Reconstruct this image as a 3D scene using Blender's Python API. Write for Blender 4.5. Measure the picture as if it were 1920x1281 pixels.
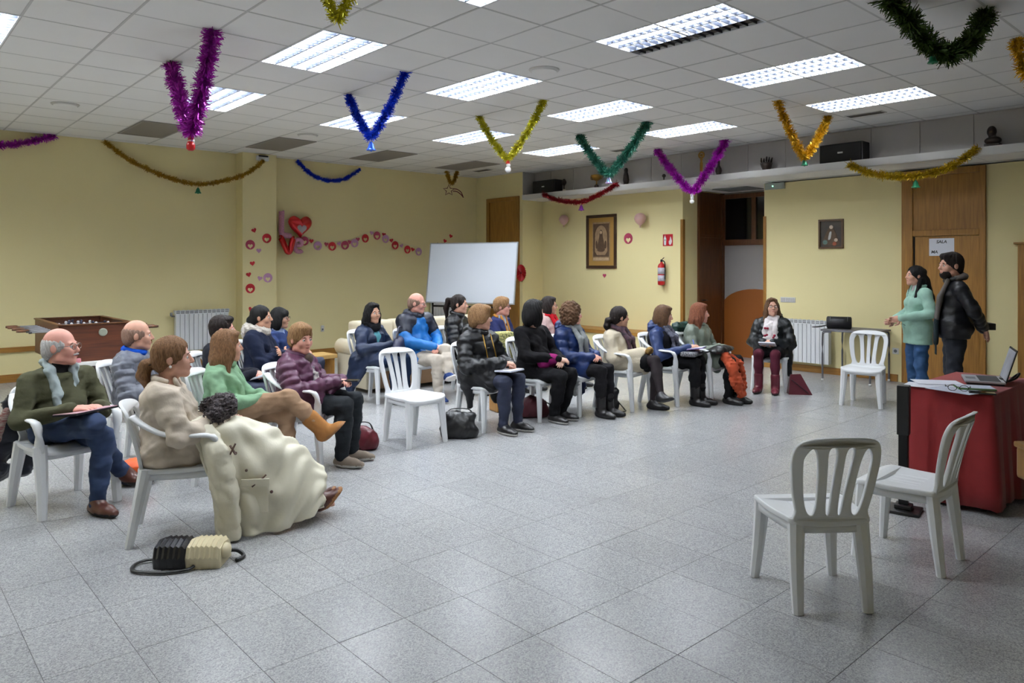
import bpy, bmesh, math, random
import numpy as np
from mathutils import Vector, Matrix
random.seed(7); rng = np.random.default_rng(7)
scene = bpy.context.scene
C = scene.collection
for o in list(bpy.data.objects): bpy.data.objects.remove(o)

# ------------------------------------------------------------------ camera, world, exposure
CAM_H, CEIL = 1.60, 3.437
cam_d = bpy.data.cameras.new('camera'); cam = bpy.data.objects.new('camera', cam_d); C.objects.link(cam)
cam_d.sensor_width = 36.0; cam_d.lens = 36.0*1378.4/1920.0
cam_d.shift_y = -(640.5-497.6)/1920.0
cam_d.clip_start = .05; cam_d.clip_end = 60
cam.location = (0, 0, CAM_H); cam.rotation_euler = (math.pi/2, 0, -0.7309)
scene.camera = cam
world = bpy.data.worlds.new('night'); scene.world = world; world.use_nodes = True
world.node_tree.nodes['Background'].inputs[0].default_value = (.02, .022, .03, 1)
world.node_tree.nodes['Background'].inputs[1].default_value = .3
vs = scene.view_settings
vs.view_transform = 'Standard'; vs.look = 'None'; vs.gamma = 1; vs.use_curve_mapping = False
vs.exposure = 0.66
TUBE_POWER = 78.0
TUBE_COLOR = (.90, .95, 1.0)
cy = scene.cycles
cy.max_bounces = 5; cy.diffuse_bounces = 3; cy.glossy_bounces = 2; cy.transmission_bounces = 4; cy.transparent_max_bounces = 6
cy.sample_clamp_indirect = 4.0; cy.caustics_reflective = False; cy.caustics_refractive = False
cy.use_denoising = True; cy.use_light_tree = False; cy.use_adaptive_sampling = True; cy.adaptive_threshold = .13; cy.adaptive_min_samples = 20

# ------------------------------------------------------------------ materials
def lin(c):
    c = [x/255 for x in c]
    return tuple(x/12.92 if x <= .04045 else ((x+.055)/1.055)**2.4 for x in c)+(1,)
MATS = {}
def mat(name, col, rough=.6, metal=0, var=0, scale=8, bump=0, bscale=60, stretch=None, col2=None, emit=0, spec=.5, trans=0, coat=0, sheen=0):
    if name in MATS: return MATS[name]
    m = bpy.data.materials.new(name); m.use_nodes = True; nt = m.node_tree; b = nt.nodes['Principled BSDF']
    c = lin(col); b.inputs['Base Color'].default_value = c
    b.inputs['Roughness'].default_value = rough; b.inputs['Metallic'].default_value = metal
    b.inputs['Specular IOR Level'].default_value = spec
    if sheen: b.inputs['Sheen Weight'].default_value = sheen
    if coat: b.inputs['Coat Weight'].default_value = coat; b.inputs['Coat Roughness'].default_value = .08
    if trans: b.inputs['Transmission Weight'].default_value = trans
    if emit: b.inputs['Emission Color'].default_value = c; b.inputs['Emission Strength'].default_value = emit
    tc = nt.nodes.new('ShaderNodeTexCoord'); vec = tc.outputs['Object']
    if stretch:
        mp = nt.nodes.new('ShaderNodeMapping'); mp.inputs['Scale'].default_value = stretch
        nt.links.new(vec, mp.inputs[0]); vec = mp.outputs[0]
    if var or col2:
        n = nt.nodes.new('ShaderNodeTexNoise'); n.inputs['Scale'].default_value = scale; n.inputs['Detail'].default_value = 5
        nt.links.new(vec, n.inputs['Vector'])
        r = nt.nodes.new('ShaderNodeValToRGB'); r.color_ramp.elements[0].position = .32; r.color_ramp.elements[1].position = .68
        if col2: e = lin(col2)
        else: e = tuple(x*(1-var) for x in c[:3])+(1,)
        r.color_ramp.elements[0].color = e; r.color_ramp.elements[1].color = c
        nt.links.new(n.outputs['Fac'], r.inputs[0]); nt.links.new(r.outputs[0], b.inputs['Base Color'])
    if bump:
        n2 = nt.nodes.new('ShaderNodeTexNoise'); n2.inputs['Scale'].default_value = bscale; n2.inputs['Detail'].default_value = 3
        nt.links.new(vec, n2.inputs['Vector'])
        bp = nt.nodes.new('ShaderNodeBump'); bp.inputs['Strength'].default_value = bump; bp.inputs['Distance'].default_value = .01
        nt.links.new(n2.outputs['Fac'], bp.inputs['Height']); nt.links.new(bp.outputs[0], b.inputs['Normal'])
    MATS[name] = m; return m

def terrazzo():
    m = bpy.data.materials.new('terrazzo'); m.use_nodes = True; nt = m.node_tree; b = nt.nodes['Principled BSDF']
    geo = nt.nodes.new('ShaderNodeNewGeometry'); oi = nt.nodes.new('ShaderNodeObjectInfo')
    v = nt.nodes.new('ShaderNodeTexVoronoi'); v.inputs['Scale'].default_value = 190
    n = nt.nodes.new('ShaderNodeTexNoise'); n.inputs['Scale'].default_value = 1.1; n.inputs['Detail'].default_value = 6
    n3 = nt.nodes.new('ShaderNodeTexNoise'); n3.inputs['Scale'].default_value = 160; n3.inputs['Detail'].default_value = 2
    for q in (v, n, n3): nt.links.new(geo.outputs['Position'], q.inputs['Vector'])
    r = nt.nodes.new('ShaderNodeValToRGB'); cr = r.color_ramp
    cr.elements[0].position = 0; cr.elements[0].color = lin((146, 147, 149)); cr.elements[1].position = 1; cr.elements[1].color = lin((202, 202, 202))
    e = cr.elements.new(.4); e.color = lin((173, 174, 176)); e = cr.elements.new(.75); e.color = lin((186, 187, 188))
    sep = nt.nodes.new('ShaderNodeSeparateColor'); nt.links.new(v.outputs['Color'], sep.inputs[0]); nt.links.new(sep.outputs[0], r.inputs[0])
    mx = nt.nodes.new('ShaderNodeMix'); mx.data_type = 'RGBA'; mx.blend_type = 'MULTIPLY'; mx.inputs['Factor'].default_value = .55
    r2 = nt.nodes.new('ShaderNodeValToRGB'); r2.color_ramp.elements[0].position = .3; r2.color_ramp.elements[0].color = (.86, .855, .86, 1); r2.color_ramp.elements[1].position = .7
    nt.links.new(n.outputs['Fac'], r2.inputs[0]); nt.links.new(r.outputs[0], mx.inputs[6]); nt.links.new(r2.outputs[0], mx.inputs[7])
    mx2 = nt.nodes.new('ShaderNodeMix'); mx2.data_type = 'RGBA'; mx2.blend_type = 'MULTIPLY'; mx2.inputs['Factor'].default_value = .08
    cb = nt.nodes.new('ShaderNodeCombineColor')
    for k in range(3): nt.links.new(oi.outputs['Random'], cb.inputs[k])
    nt.links.new(mx.outputs[2], mx2.inputs[6]); nt.links.new(cb.outputs[0], mx2.inputs[7])
    nt.links.new(mx2.outputs[2], b.inputs['Base Color'])
    mr = nt.nodes.new('ShaderNodeMapRange'); mr.inputs[3].default_value = .18; mr.inputs[4].default_value = .28
    nt.links.new(n.outputs['Fac'], mr.inputs[0]); nt.links.new(mr.outputs[0], b.inputs['Roughness'])
    b.inputs['Specular IOR Level'].default_value = .5
    return m
TERR = terrazzo()

def wood(name, c1, c2, rough=.4, axis='z', scale=3.0):
    st = {'z': (14, 14, 1.0), 'x': (1.0, 14, 14), 'y': (14, 1.0, 14)}[axis]
    return mat(name, c1, rough, col2=c2, scale=scale, stretch=st, bump=.04, bscale=20)
M_wall = mat('yellow_plaster', (244, 230, 174), .75, var=.04, scale=.8, bump=.05, bscale=90)
M_ceil = mat("ceiling_fibre", (240, 239, 237), .9, var=.03, scale=2, bump=.08, bscale=150)
M_grid = mat('grid_metal', (200, 199, 197), .6)  # darker grey stands in for shadow lines along the white grid bars
M_white = mat('white_paint', (226, 225, 222), .5)
M_panelw = mat('white_laminate', (196, 192, 190), .45, var=.04, scale=2)
M_plast = mat('white_plastic', (236, 238, 240), .34, bump=.02, bscale=200, spec=.5)
M_oak = wood('oak_wood', (170, 122, 54), (142, 98, 40))
M_oakx = wood('oak_wood_along', (170, 122, 54), (142, 98, 40), axis='x')
M_oaky = wood('oak_wood_across', (170, 122, 54), (142, 98, 40), axis='y')
M_dkwood = wood('dark_wood', (104, 62, 30), (78, 44, 20))
M_walnut = wood('walnut_wood', (98, 52, 30), (66, 34, 20), axis='x')
M_lwood = wood('light_wood', (206, 172, 110), (180, 140, 80), axis='x')
M_black = mat('black_plastic', (20, 20, 22), .45)
M_blackm = mat('black_metal', (16, 16, 18), .4, metal=.3)
M_steel = mat('grey_steel', (130, 130, 136), .35, metal=.8)
M_glassd = mat('dark_glass', (8, 10, 14), .08, spec=.6)
M_red = mat('red_paint', (190, 24, 28), .35)
M_rad = mat('radiator_enamel', (228, 230, 232), .35)
M_radg = mat('radiator_grille', (120, 122, 124), .5)

# ------------------------------------------------------------------ mesh helpers
class MB:
    def __init__(s): s.v = []; s.f = []; s.m = []
    def add(s, vs, fs, mi=0):
        o = len(s.v); s.v += [tuple(map(float, p)) for p in vs]
        for f in fs: s.f.append(tuple(o+i for i in f)); s.m.append(mi)
        return s
    def box(s, lo, hi, mi=0, T=None):
        x0, y0, z0 = lo; x1, y1, z1 = hi
        vs = [(x0,y0,z0),(x1,y0,z0),(x1,y1,z0),(x0,y1,z0),(x0,y0,z1),(x1,y0,z1),(x1,y1,z1),(x0,y1,z1)]
        if T is not None: vs = [T @ Vector(p) for p in vs]
        return s.add(vs, [(0,3,2,1),(4,5,6,7),(0,1,5,4),(1,2,6,5),(2,3,7,6),(3,0,4,7)], mi)
    def bbox(s, lo, hi, b=.01, mi=0, T=None):
        # box with chamfered edges
        bm = bmesh.new(); bmesh.ops.create_cube(bm, size=1)
        for v in bm.verts: v.co = Vector([(lo[k]+hi[k])/2+v.co[k]*(hi[k]-lo[k]) for k in range(3)])
        bmesh.ops.bevel(bm, geom=list(bm.edges), offset=b, segments=2, affect='EDGES', profile=.6)
        if T is not None: bm.transform(T)
        s.add([v.co for v in bm.verts], [[v.index for v in f.verts] for f in bm.faces], mi); bm.free(); return s
    def tube(s, path, rad, n=8, caps=True, mi=0, flat=1.0, up=(0,0,1), closed=False):
        P = [Vector(p) for p in path]; N = len(P)
        R = rad if hasattr(rad, '__len__') else [rad]*N
        vs = []; up = Vector(up)
        for i, p in enumerate(P):
            if closed: t = P[(i+1) % N]-P[i-1]
            else: t = P[min(i+1, N-1)]-P[max(i-1, 0)]
            t.normalize(); a = t.cross(up)
            if a.length < 1e-3: a = t.cross(Vector((1, 0, 0)))
            a.normalize(); b = a.cross(t)
            r = R[i]; ra, rb = (r if hasattr(r, '__len__') else (r, r*flat))
            for k in range(n):
                q = 2*math.pi*(k+.5)/n; ca, sa = math.cos(q), math.sin(q)
                vs.append(p+a*ca*ra+b*sa*rb)
        fs = []
        for i in range(N if closed else N-1):
            j = (i+1) % N
            for k in range(n):
                l = (k+1) % n; fs.append((i*n+k, j*n+k, j*n+l, i*n+l))
        if caps and not closed: fs.append(tuple(range(n))); fs.append(tuple((N-1)*n+k for k in reversed(range(n))))
        return s.add(vs, fs, mi)
    def lathe(s, prof, n=16, c=(0,0,0), mi=0, T=None):
        vs = []; fs = []; c = Vector(c)
        for r, z in prof:
            for k in range(n):
                a = 2*math.pi*k/n; p = Vector((r*math.cos(a), r*math.sin(a), z)); vs.append((T @ p if T is not None else p)+c)
        for i in range(len(prof)-1):
            for k in range(n):
                l = (k+1) % n; fs.append((i*n+k, i*n+l, (i+1)*n+l, (i+1)*n+k))
        fs.append(tuple(reversed(range(n)))); fs.append(tuple((len(prof)-1)*n+k for k in range(n)))
        return s.add(vs, fs, mi)
    def ball(s, c, r, nu=12, nv=8, mi=0, T=None):
        r = r if hasattr(r, '__len__') else (r, r, r)
        vs = [(0,0,-r[2])]; c = Vector(c)
        for i in range(1, nv):
            t = math.pi*i/nv-math.pi/2
            for k in range(nu):
                a = 2*math.pi*k/nu; vs.append((r[0]*math.cos(t)*math.cos(a), r[1]*math.cos(t)*math.sin(a), r[2]*math.sin(t)))
        vs.append((0,0,r[2])); fs = []
        for k in range(nu): fs.append((0, 1+(k+1) % nu, 1+k))
        for i in range(nv-2):
            for k in range(nu):
                l = (k+1) % nu; a = 1+i*nu; fs.append((a+k, a+l, a+nu+l, a+nu+k))
        a = 1+(nv-2)*nu
        for k in range(nu): fs.append((a+k, a+(k+1) % nu, len(vs)-1))
        vs = [(T @ Vector(p) if T is not None else Vector(p))+c for p in vs]
        return s.add(vs, fs, mi)
    def mesh(s, name, mats, smooth=False):
        me = bpy.data.meshes.new(name); me.from_pydata(s.v, [], s.f)
        for m in (mats if isinstance(mats, (list, tuple)) else [mats]): me.materials.append(m)
        me.polygons.foreach_set('material_index', s.m)
        if smooth: me.polygons.foreach_set('use_smooth', [True]*len(me.polygons))
        me.update(); return me
    def obj(s, name, mats, parent=None, smooth=False, loc=None):
        return link(name, s.mesh(name, mats, smooth), parent, loc)
def link(name, me, parent=None, loc=None, rot=None):
    o = bpy.data.objects.new(name, me); C.objects.link(o)
    if parent is not None: o.parent = parent
    if loc is not None: o.location = loc
    if rot is not None: o.rotation_euler = rot
    return o
def empty(name, loc=(0,0,0), rz=0.0):
    o = bpy.data.objects.new(name, None); C.objects.link(o); o.location = loc; o.rotation_euler = (0, 0, rz); o.empty_display_size = .1
    return o
def tag(o, label, cat, group=None, kind=None):
    o['label'] = label; o['category'] = cat
    if group: o['group'] = group
    if kind: o['kind'] = kind
    return o
def struct(name, mb, m, label, cat, parent=None, loc=None):
    o = mb.obj(name, m, parent, loc=loc)
    if parent is None: o['kind'] = 'structure'; o['label'] = label; o['category'] = cat
    return o
def thing(name, label, cat, loc=(0,0,0), rz=0.0, group=None):
    return tag(empty(name, loc, rz), label, cat, group)
def rotdir(dx, dy): return math.atan2(dy, dx)-math.pi/2       # local +Y looks along (dx, dy)
def dup(root, loc, rz, label, group=None):
    r = root.copy(); C.objects.link(r); r.location = loc; r.rotation_euler = (0, 0, rz); r['label'] = label
    if group: r['group'] = group
    for ch in list(root.children):
        c = ch.copy(); C.objects.link(c); c.parent = r
        for g in list(ch.children):
            d = g.copy(); C.objects.link(d); d.parent = c
    return r
def curve_mesh(name, loops, ext, bevel=0.0):
    """filled flat outline with holes, thickened: mesh in the XY plane"""
    cu = bpy.data.curves.new(name, 'CURVE'); cu.dimensions = '2D'; cu.fill_mode = 'BOTH'; cu.extrude = ext; cu.bevel_depth = bevel; cu.bevel_resolution = 1
    for lp in loops:
        sp = cu.splines.new('POLY'); sp.points.add(len(lp)-1); sp.use_cyclic_u = True
        for q, p in zip(sp.points, lp): q.co = (p[0], p[1], 0, 1)
    return curve_to_mesh(name, cu)
def curve_to_mesh(name, cu):
    o = bpy.data.objects.new('tmp', cu); C.objects.link(o)
    dg = bpy.context.evaluated_depsgraph_get(); dg.update()
    me = bpy.data.meshes.new_from_object(o.evaluated_get(dg)); me.name = name
    bpy.data.objects.remove(o); bpy.data.curves.remove(cu); return me
def setmat(me, m):
    me.materials.clear(); me.materials.append(m); return me
def warp(me, fn):
    for v in me.vertices: v.co = fn(v.co)
    me.update(); return me
def smooth_loop(pts, n=6):
    """closed Catmull-Rom through the points"""
    out = []; N = len(pts)
    for i in range(N):
        p0, p1, p2, p3 = [np.array(pts[(i+k-1) % N], float) for k in range(4)]
        for j in range(n):
            t = j/n; out.append(tuple(.5*((2*p1)+(-p0+p2)*t+(2*p0-5*p1+4*p2-p3)*t*t+(-p0+3*p1-3*p2+p3)*t**3)))
    return out
def smooth_path(pts, n=6):
    out = []; N = len(pts)
    g = lambda i: np.array(pts[min(max(i, 0), N-1)], float)
    for i in range(N-1):
        p0, p1, p2, p3 = g(i-1), g(i), g(i+1), g(i+2)
        for j in range(n):
            t = j/n; out.append(tuple(.5*((2*p1)+(-p0+p2)*t+(2*p0-5*p1+4*p2-p3)*t*t+(-p0+3*p1-3*p2+p3)*t**3)))
    out.append(tuple(pts[-1])); return out
def heart_loop(s=1.0, n=28):
    return [(s*.0625*16*math.sin(t)**3/1.0*.5, s*.0625*.5*(13*math.cos(t)-5*math.cos(2*t)-2*math.cos(3*t)-math.cos(4*t))) for t in [2*math.pi*k/n for k in range(n)]]
def circle(r, n=24, c=(0, 0)): return [(c[0]+r*math.cos(2*math.pi*k/n), c[1]+r*math.sin(2*math.pi*k/n)) for k in range(n)]

# ------------------------------------------------------------------ room shell
XW, YW = 10.69, 12.05            # right wall, left (long) wall
X1 = 9.8                          # wall with the corner door, shelf front
XR, YR = 10.35, 10.62             # recess wall, its return
YC0, YC1 = 5.97, 7.26             # corridor mouth
A0, B0 = 1.5227, 5.8399           # ceiling grid origin

floor = struct('floor', MB().box((-3.3,-2.3,-.12), (12.2,12.3,-.004)), mat('floor_joint', (140, 140, 142), .8), 'pale grey speckled terrazzo tiled floor of the hall', 'floor')
TX, TY = .3295, .507
tile_me = MB().bbox((.0012,.0012,-.03), (TX-.0012,TY-.0012,0), .0008).mesh('floor_tile', TERR)
cells = []
for i in range(-12, 36):
    for j in range(-8, 23):
        x, y = .546+i*TX, 1.288+j*TY
        if x < -3.3 or x > 12.0 or y < -2.3 or y > 12.2: continue
        cx, cyy = x+TX/2, y+TY/2
        d = cx*.667+cyy*.745; r = cx*.745-cyy*.667
        inview = d > 2.6 and abs(r) < d*.72
        cells.append((not inview, d if inview else 99+abs(d), x, y))
cells.sort()
for k, (_, _, x, y) in enumerate(cells[:300]): link('floor_tile', tile_me, floor, (x, y, random.uniform(-.0006, 0)))
mb = MB()
for (_, _, x, y) in cells[300:]: mb.box((x+.0012, y+.0012, -.03), (x+TX-.0012, y+TY-.0012, -.0003))
o = mb.obj('floor_tiles_beyond', TERR, floor); o['kind'] = 'stuff'

ceiling = struct('ceiling', MB().box((-3.3,-2.3,CEIL+.11), (10.4,12.3,CEIL+.2)), M_ceil, 'suspended ceiling of square white tiles in a metal grid', 'ceiling')
FIX = [(2,-5),(2,-1),(2,3),(5,-5),(5,-1),(5,3),(8,-5),(8,-1),(8,3),(11,-5),(11,-1),(11,3),(-2,1),(-2,-3),(-2,5),(-5,1),(-5,5)]  # last four sit out of view, added to brighten the left side
AC = [(2,7),(5,7),(8,7),(11,7)]
taken = set()
for i, j in FIX: taken |= {(i, j), (i, j+1)}
for i, j in AC: taken |= {(i, j), (i, j+1)}
ct_me = MB().bbox((.0085,.0085,0), (.5915,.5915,.014), .002).mesh('ceiling_tile', M_ceil)
cells = []
for i in range(-8, 15):
    for j in range(-14, 11):
        if (i, j) in taken: continue
        x, y = A0+.6*i, B0+.6*j; x1, y1 = min(x+.6, 10.13), min(y+.6, YW)
        if x1-x < .05 or y1-y < .05: continue
        full = x1-x > .59 and y1-y > .59
        d = (x+.3)*.667+(y+.3)*.745; r = (x+.3)*.745-(y+.3)*.667
        inview = d > 3.4 and abs(r) < d*.74
        cells.append((not inview, d if inview else 99+abs(d), x, y, x1, y1, full))
cells.sort(key=lambda q: q[:2]); rest = MB()
for k, (_, _, x, y, x1, y1, full) in enumerate(cells):
    if k < 300 and full: link('ceiling_tile', ct_me, ceiling, (x, y, CEIL-random.uniform(0, .002)))
    elif k < 300: MB().box((.006,.006,0), (x1-x-.006,y1-y-.006,.014)).obj('ceiling_tile', M_ceil, ceiling, loc=(x, y, CEIL))
    else: rest.box((x+.006,y+.006,CEIL), (x1-.006,y1-.006,CEIL+.014))
o = rest.obj('ceiling_tiles_beyond', M_ceil, ceiling); o['kind'] = 'stuff'
for i in range(-8, 16):
    x = A0+.6*i
    if x < 10.12: MB().box((-.009,-2.3,-.003), (.009,YW,.012)).obj('grid_bar', M_grid, ceiling, loc=(x, 0, CEIL))
for j in range(-13, 12):
    y = B0+.6*j
    if y < YW: MB().box((-3.3,-.009,-.002), (10.12,.009,.012)).obj('grid_bar', M_grid, ceiling, loc=(0, y, CEIL))

struct('wall_left', MB().box((-3.3,YW,0), (X1+.1,YW+.2,CEIL+.1)), M_wall, 'long pale yellow wall with radiator and paper hearts', 'wall')
struct('wall_corner', MB().box((X1,YR,0), (11.2,YW,CEIL+.1)), M_wall, 'yellow wall block around the tall corner door', 'wall')
struct('wall_recess', MB().box((XR,YC1,0), (11.56,YR,2.88)), M_wall, 'yellow wall set back with framed picture and extinguisher', 'wall')
struct('wall_right', MB().box((XW,-2.3,0), (XW+.87,YC0,2.88)), M_wall, 'yellow wall behind the standing couple', 'wall')
struct('wall_near', MB().box((-3.3,-2.5,0), (10.9,-2.3,CEIL+.1)), M_wall, 'yellow wall closing the hall behind the viewer', 'wall')
struct('wall_side', MB().box((-3.5,-2.5,0), (-3.3,12.3,CEIL+.1)), M_wall, 'yellow wall closing the hall on the near side', 'wall')
struct('wall_corridor', MB().box((11.56,YC0-.3,0), (11.7,YC1+.3,2.9)), mat('grey_plaster', (176, 172, 172), .8), 'grey end wall of the dim corridor', 'wall')
# pillar on the long wall
struct('wall_pillar', MB().box((4.70,11.78,0), (5.27,YW,CEIL)), M_wall, 'square yellow pillar carrying red and lilac paper hearts', 'pillar')

# shelf soffit with white panels
soff = struct('trim_1', MB().box((X1,-2.3,2.93), (10.14,YR,2.975)), M_white, 'long white ledge under the ceiling carrying trophies and loudspeakers', 'ledge')
MB().box((X1-.015,-2.3,2.885), (X1,YR,2.98)).obj('fascia', M_white, soff)
mb = MB(); mb.box((10.14,-2.3,2.93), (11.6,YR,CEIL+.05)); mb.obj('backing', M_panelw, soff)
yy = YR; k = 0
edges = [YR, 10.16, 9.56, 8.95, 8.35, 7.74, 7.13, 6.53, 5.925, 5.32, 4.11, 3.505, 2.90, 2.3, 1.7, 1.1, .5, -.1, -.7, -1.3, -2.3]
for a, b in zip(edges[:-1], edges[1:]):
    MB().bbox((10.128,b+.004,2.976), (10.142,a-.004,CEIL-.004), .003).obj('white_panel', M_panelw, soff)
MB().box((X1,YR-.012,2.976), (10.13,YR,CEIL-.002)).obj('end_panel', M_panelw, soff)
for i in range(3):
    for j in range(22):
        x0 = X1+.02+i*.6; x1 = min(x0+.594, 11.56); y1 = YR-j*.6; y0 = max(y1-.594, -2.3)
        if x1-x0 > .05 and y1-y0 > .05 and y1 > 1.2 and not (x0 > 10.4 and (y0 > YC1 or y1 < YC0-.1)):
            MB().bbox((0,0,0), (x1-x0,y1-y0,.012), .002).obj('soffit_tile', M_ceil, soff, loc=(x0, y0, 2.882))
MB().box((X1,-2.3,2.893), (11.6,YR,2.93)).obj('soffit_board', M_grid, soff)
gr = MB()
for k in range(12): gr.box((10.75+k*.045, 6.3, 2.868), (10.775+k*.045, 6.95, 2.88))
o = tag(gr.obj('ceiling_grille', M_radg), 'flat slatted grille in the dim corridor ceiling', 'grille')

# skirting boards
def base(name, lo, hi, m, lab): struct(name, MB().bbox(lo, hi, .004), m, lab, 'skirting board')
base('baseboard_left', (-3.3,YW-.018,0), (4.70,YW,.11), M_oakx, 'wooden skirting board along the yellow wall left of pillar')
base('baseboard_leftfar', (5.27,YW-.018,0), (X1,YW,.11), M_oakx, 'wooden skirting board along the yellow wall right of pillar')
base('baseboard_right', (XW-.018,3.98,0), (XW,YC0,.10), M_oaky, 'wooden skirting board under the right hand radiator')
base('baseboard_rightnear', (XW-.018,-2.3,0), (XW,2.86,.10), M_oaky, 'wooden skirting board beyond the double-height door')
base('trim_2', (-3.3,YW-.03,.41), (3.4,YW,.48), M_oakx, 'dark wooden rail running low along the yellow wall')
# built-in bench of the recess
b = struct('trim_3', MB().box((X1+.03,YC1+.1,0), (XR,YR,.40)), M_wall, 'low yellow built-in bench with wooden edge under framed picture', 'bench')
MB().bbox((X1,YC1+.1,.40), (XR,YR,.46), .006).obj('bench_seat', M_oaky, b)
MB().bbox((X1+.015,YC1+.1,0), (X1+.03,YR,.10), .003).obj('bench_skirting', M_oaky, b)
# corner guards at the corridor
struct('trim_4', MB().box((XR-.012,YC1-.012,0), (XR+.05,YC1+.04,2.37)), M_oak, 'slim wooden corner guard left of the dim corridor', 'trim')
struct('trim_5', MB().box((XW-.012,YC0-.035,0), (XW+.05,YC0+.012,2.37)), M_oak, 'slim wooden corner guard right of the dim corridor', 'trim')

# doors -----------------------------------------------------------
# corner door
d1 = empty('door_1', (X1, 11.2, 0)); d1['kind'] = 'structure'; d1['label'] = 'tall oak door in the corner behind the whiteboard'; d1['category'] = 'door'
MB().bbox((-.012,-.40,.0), (.0,.40,2.9), .003).obj('door_leaf', M_oak, d1)
for y0, y1, z0, z1 in ((-.5,-.41,0,2.97), (.41,.5,0,2.97), (-.41,.41,2.89,2.97)): MB().bbox((-.03,y0,z0), (0,y1,z1), .006).obj('door_frame', M_oak, d1)
# double-height door
d2 = empty('door_2', (XW, 3.42, 0)); d2['kind'] = 'structure'; d2['label'] = 'oak door with wooden panel above and paper notice'; d2['category'] = 'door'
for y0, y1, z0, z1 in ((.36,.50,0,2.87), (-.50,-.43,0,2.87), (-.43,.36,2.79,2.87), (-.43,.36,1.99,2.07)): MB().bbox((-.045,y0,z0), (0,y1,z1), .008).obj('door_frame', M_oak, d2)
MB().bbox((-.02,-.43,2.07), (0,.36,2.79), .004).obj('upper_panel', M_oak, d2)
lf = MB().bbox((-.022,-.425,.01), (-.002,.335,1.985), .004).obj('door_leaf', M_oak, d2)
MB().box((-.012,.335,.01), (-.001,.36,1.985)).obj('door_gap', mat('gap_black', (10, 8, 6), .9), d2)
h_ = MB(); h_.tube([(-.02,-.36,1.02),(-.06,-.36,1.02)], .009, 8); h_.tube([(-.06,-.37,1.02),(-.065,-.24,1.02)], .009, 8); h_.obj('handle', M_steel, lf, True)
# door at the frame edge
d3 = empty('door_3', (XW, 2.15, 0)); d3['kind'] = 'structure'; d3['label'] = 'low oak door at the far right of the yellow wall'; d3['category'] = 'door'
MB().bbox((-.03,-.45,0), (0,.43,1.86), .004).obj('door_leaf', M_oak, d3)
MB().bbox((-.05,-.48,1.86), (0,.47,1.885), .004).obj('door_frame', M_oak, d3)
# corridor door in the left corridor wall (seen edge on)
d4 = empty('door_4', (11.17, YC1, 0)); d4['kind'] = 'structure'; d4['label'] = 'dark wooden door inside the dim corridor'; d4['category'] = 'door'
MB().bbox((-.36,-.03,0), (.29,0,2.08), .006).obj('door_leaf', M_dkwood, d4)
MB().bbox((-.36,-.03,2.12), (.29,0,2.86), .006).obj('upper_panel', M_dkwood, d4)
for x0, x1 in ((-.40,-.36), (.29,.385)): MB().bbox((x0,-.045,0), (x1,0,2.87), .005).obj('door_frame', M_dkwood, d4)
MB().bbox((-.36,-.04,2.08), (.29,0,2.12), .004).obj('door_frame', M_dkwood, d4)
h_ = MB(); h_.tube([(-.3,-.03,1.0),(-.3,-.07,1.0),(-.2,-.07,1.0)], .01, 8); h_.obj('handle', M_blackm, d4, True)
# transom window at the end of the corridor
w1 = empty('window_1', (11.56, 6.62, 1.95)); w1['kind'] = 'structure'; w1['label'] = 'dark two-pane transom window above the corridor end'; w1['category'] = 'window'
for y0, y1, z0, z1 in ((.57,.64,0,.88), (-.03,.05,.1,.82), (-.65,-.58,0,.88), (-.65,.64,0,.1), (-.65,.64,.82,.9)): MB().bbox((-.05,y0,z0), (0,y1,z1), .006).obj('window_frame', M_dkwood, w1)
MB().box((-.02,.05,.1), (-.012,.57,.82)).obj('pane', M_glassd, w1)
MB().box((-.02,-.58,.1), (-.012,-.03,.82)).obj('pane', M_glassd, w1)
lp = [(-.75,0),(.75,0),(.75,.92)]+[(.62*math.cos(t)+.0, .92+.32*math.sin(t)) for t in [k*math.pi/14 for k in range(1, 14)]]+[(-.75,.92)]
lp = [(-.64,0),(.64,0),(.64,.86)]+[(.64*math.cos(t), .86+.33*math.sin(t)) for t in [k*math.pi/16 for k in range(1, 16)]]+[(-.64,.86)]
me = setmat(curve_mesh('arched_dado', [lp], .008, .002), mat('orange_brown_paint', (150, 84, 26), .55))
o = link('arched_dado', me, None, (11.548, 6.62, 0), (math.pi/2, 0, math.pi/2)); tag(o, 'orange brown arched board on the corridor end wall', 'wall board')

# half wall with wooden cap at the right edge of the frame
hw = thing('half_wall', 'yellow half wall with oak cap at the right edge', 'half wall', (3.03, .66, 0))
T = Matrix.Rotation(-.83, 4, 'Z')
MB().box((.03,-.12,0), (1.4,.12,.83), T=T).obj('wall_body', M_wall, hw)
MB().bbox((0,-.16,.83), (1.44,.16,.945), .012, T=T).obj('cap', M_oak, hw)
MB().bbox((-.006,-.166,.94), (1.446,.166,.962), .008, T=T).obj('cap_board', M_oak, hw)

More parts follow.
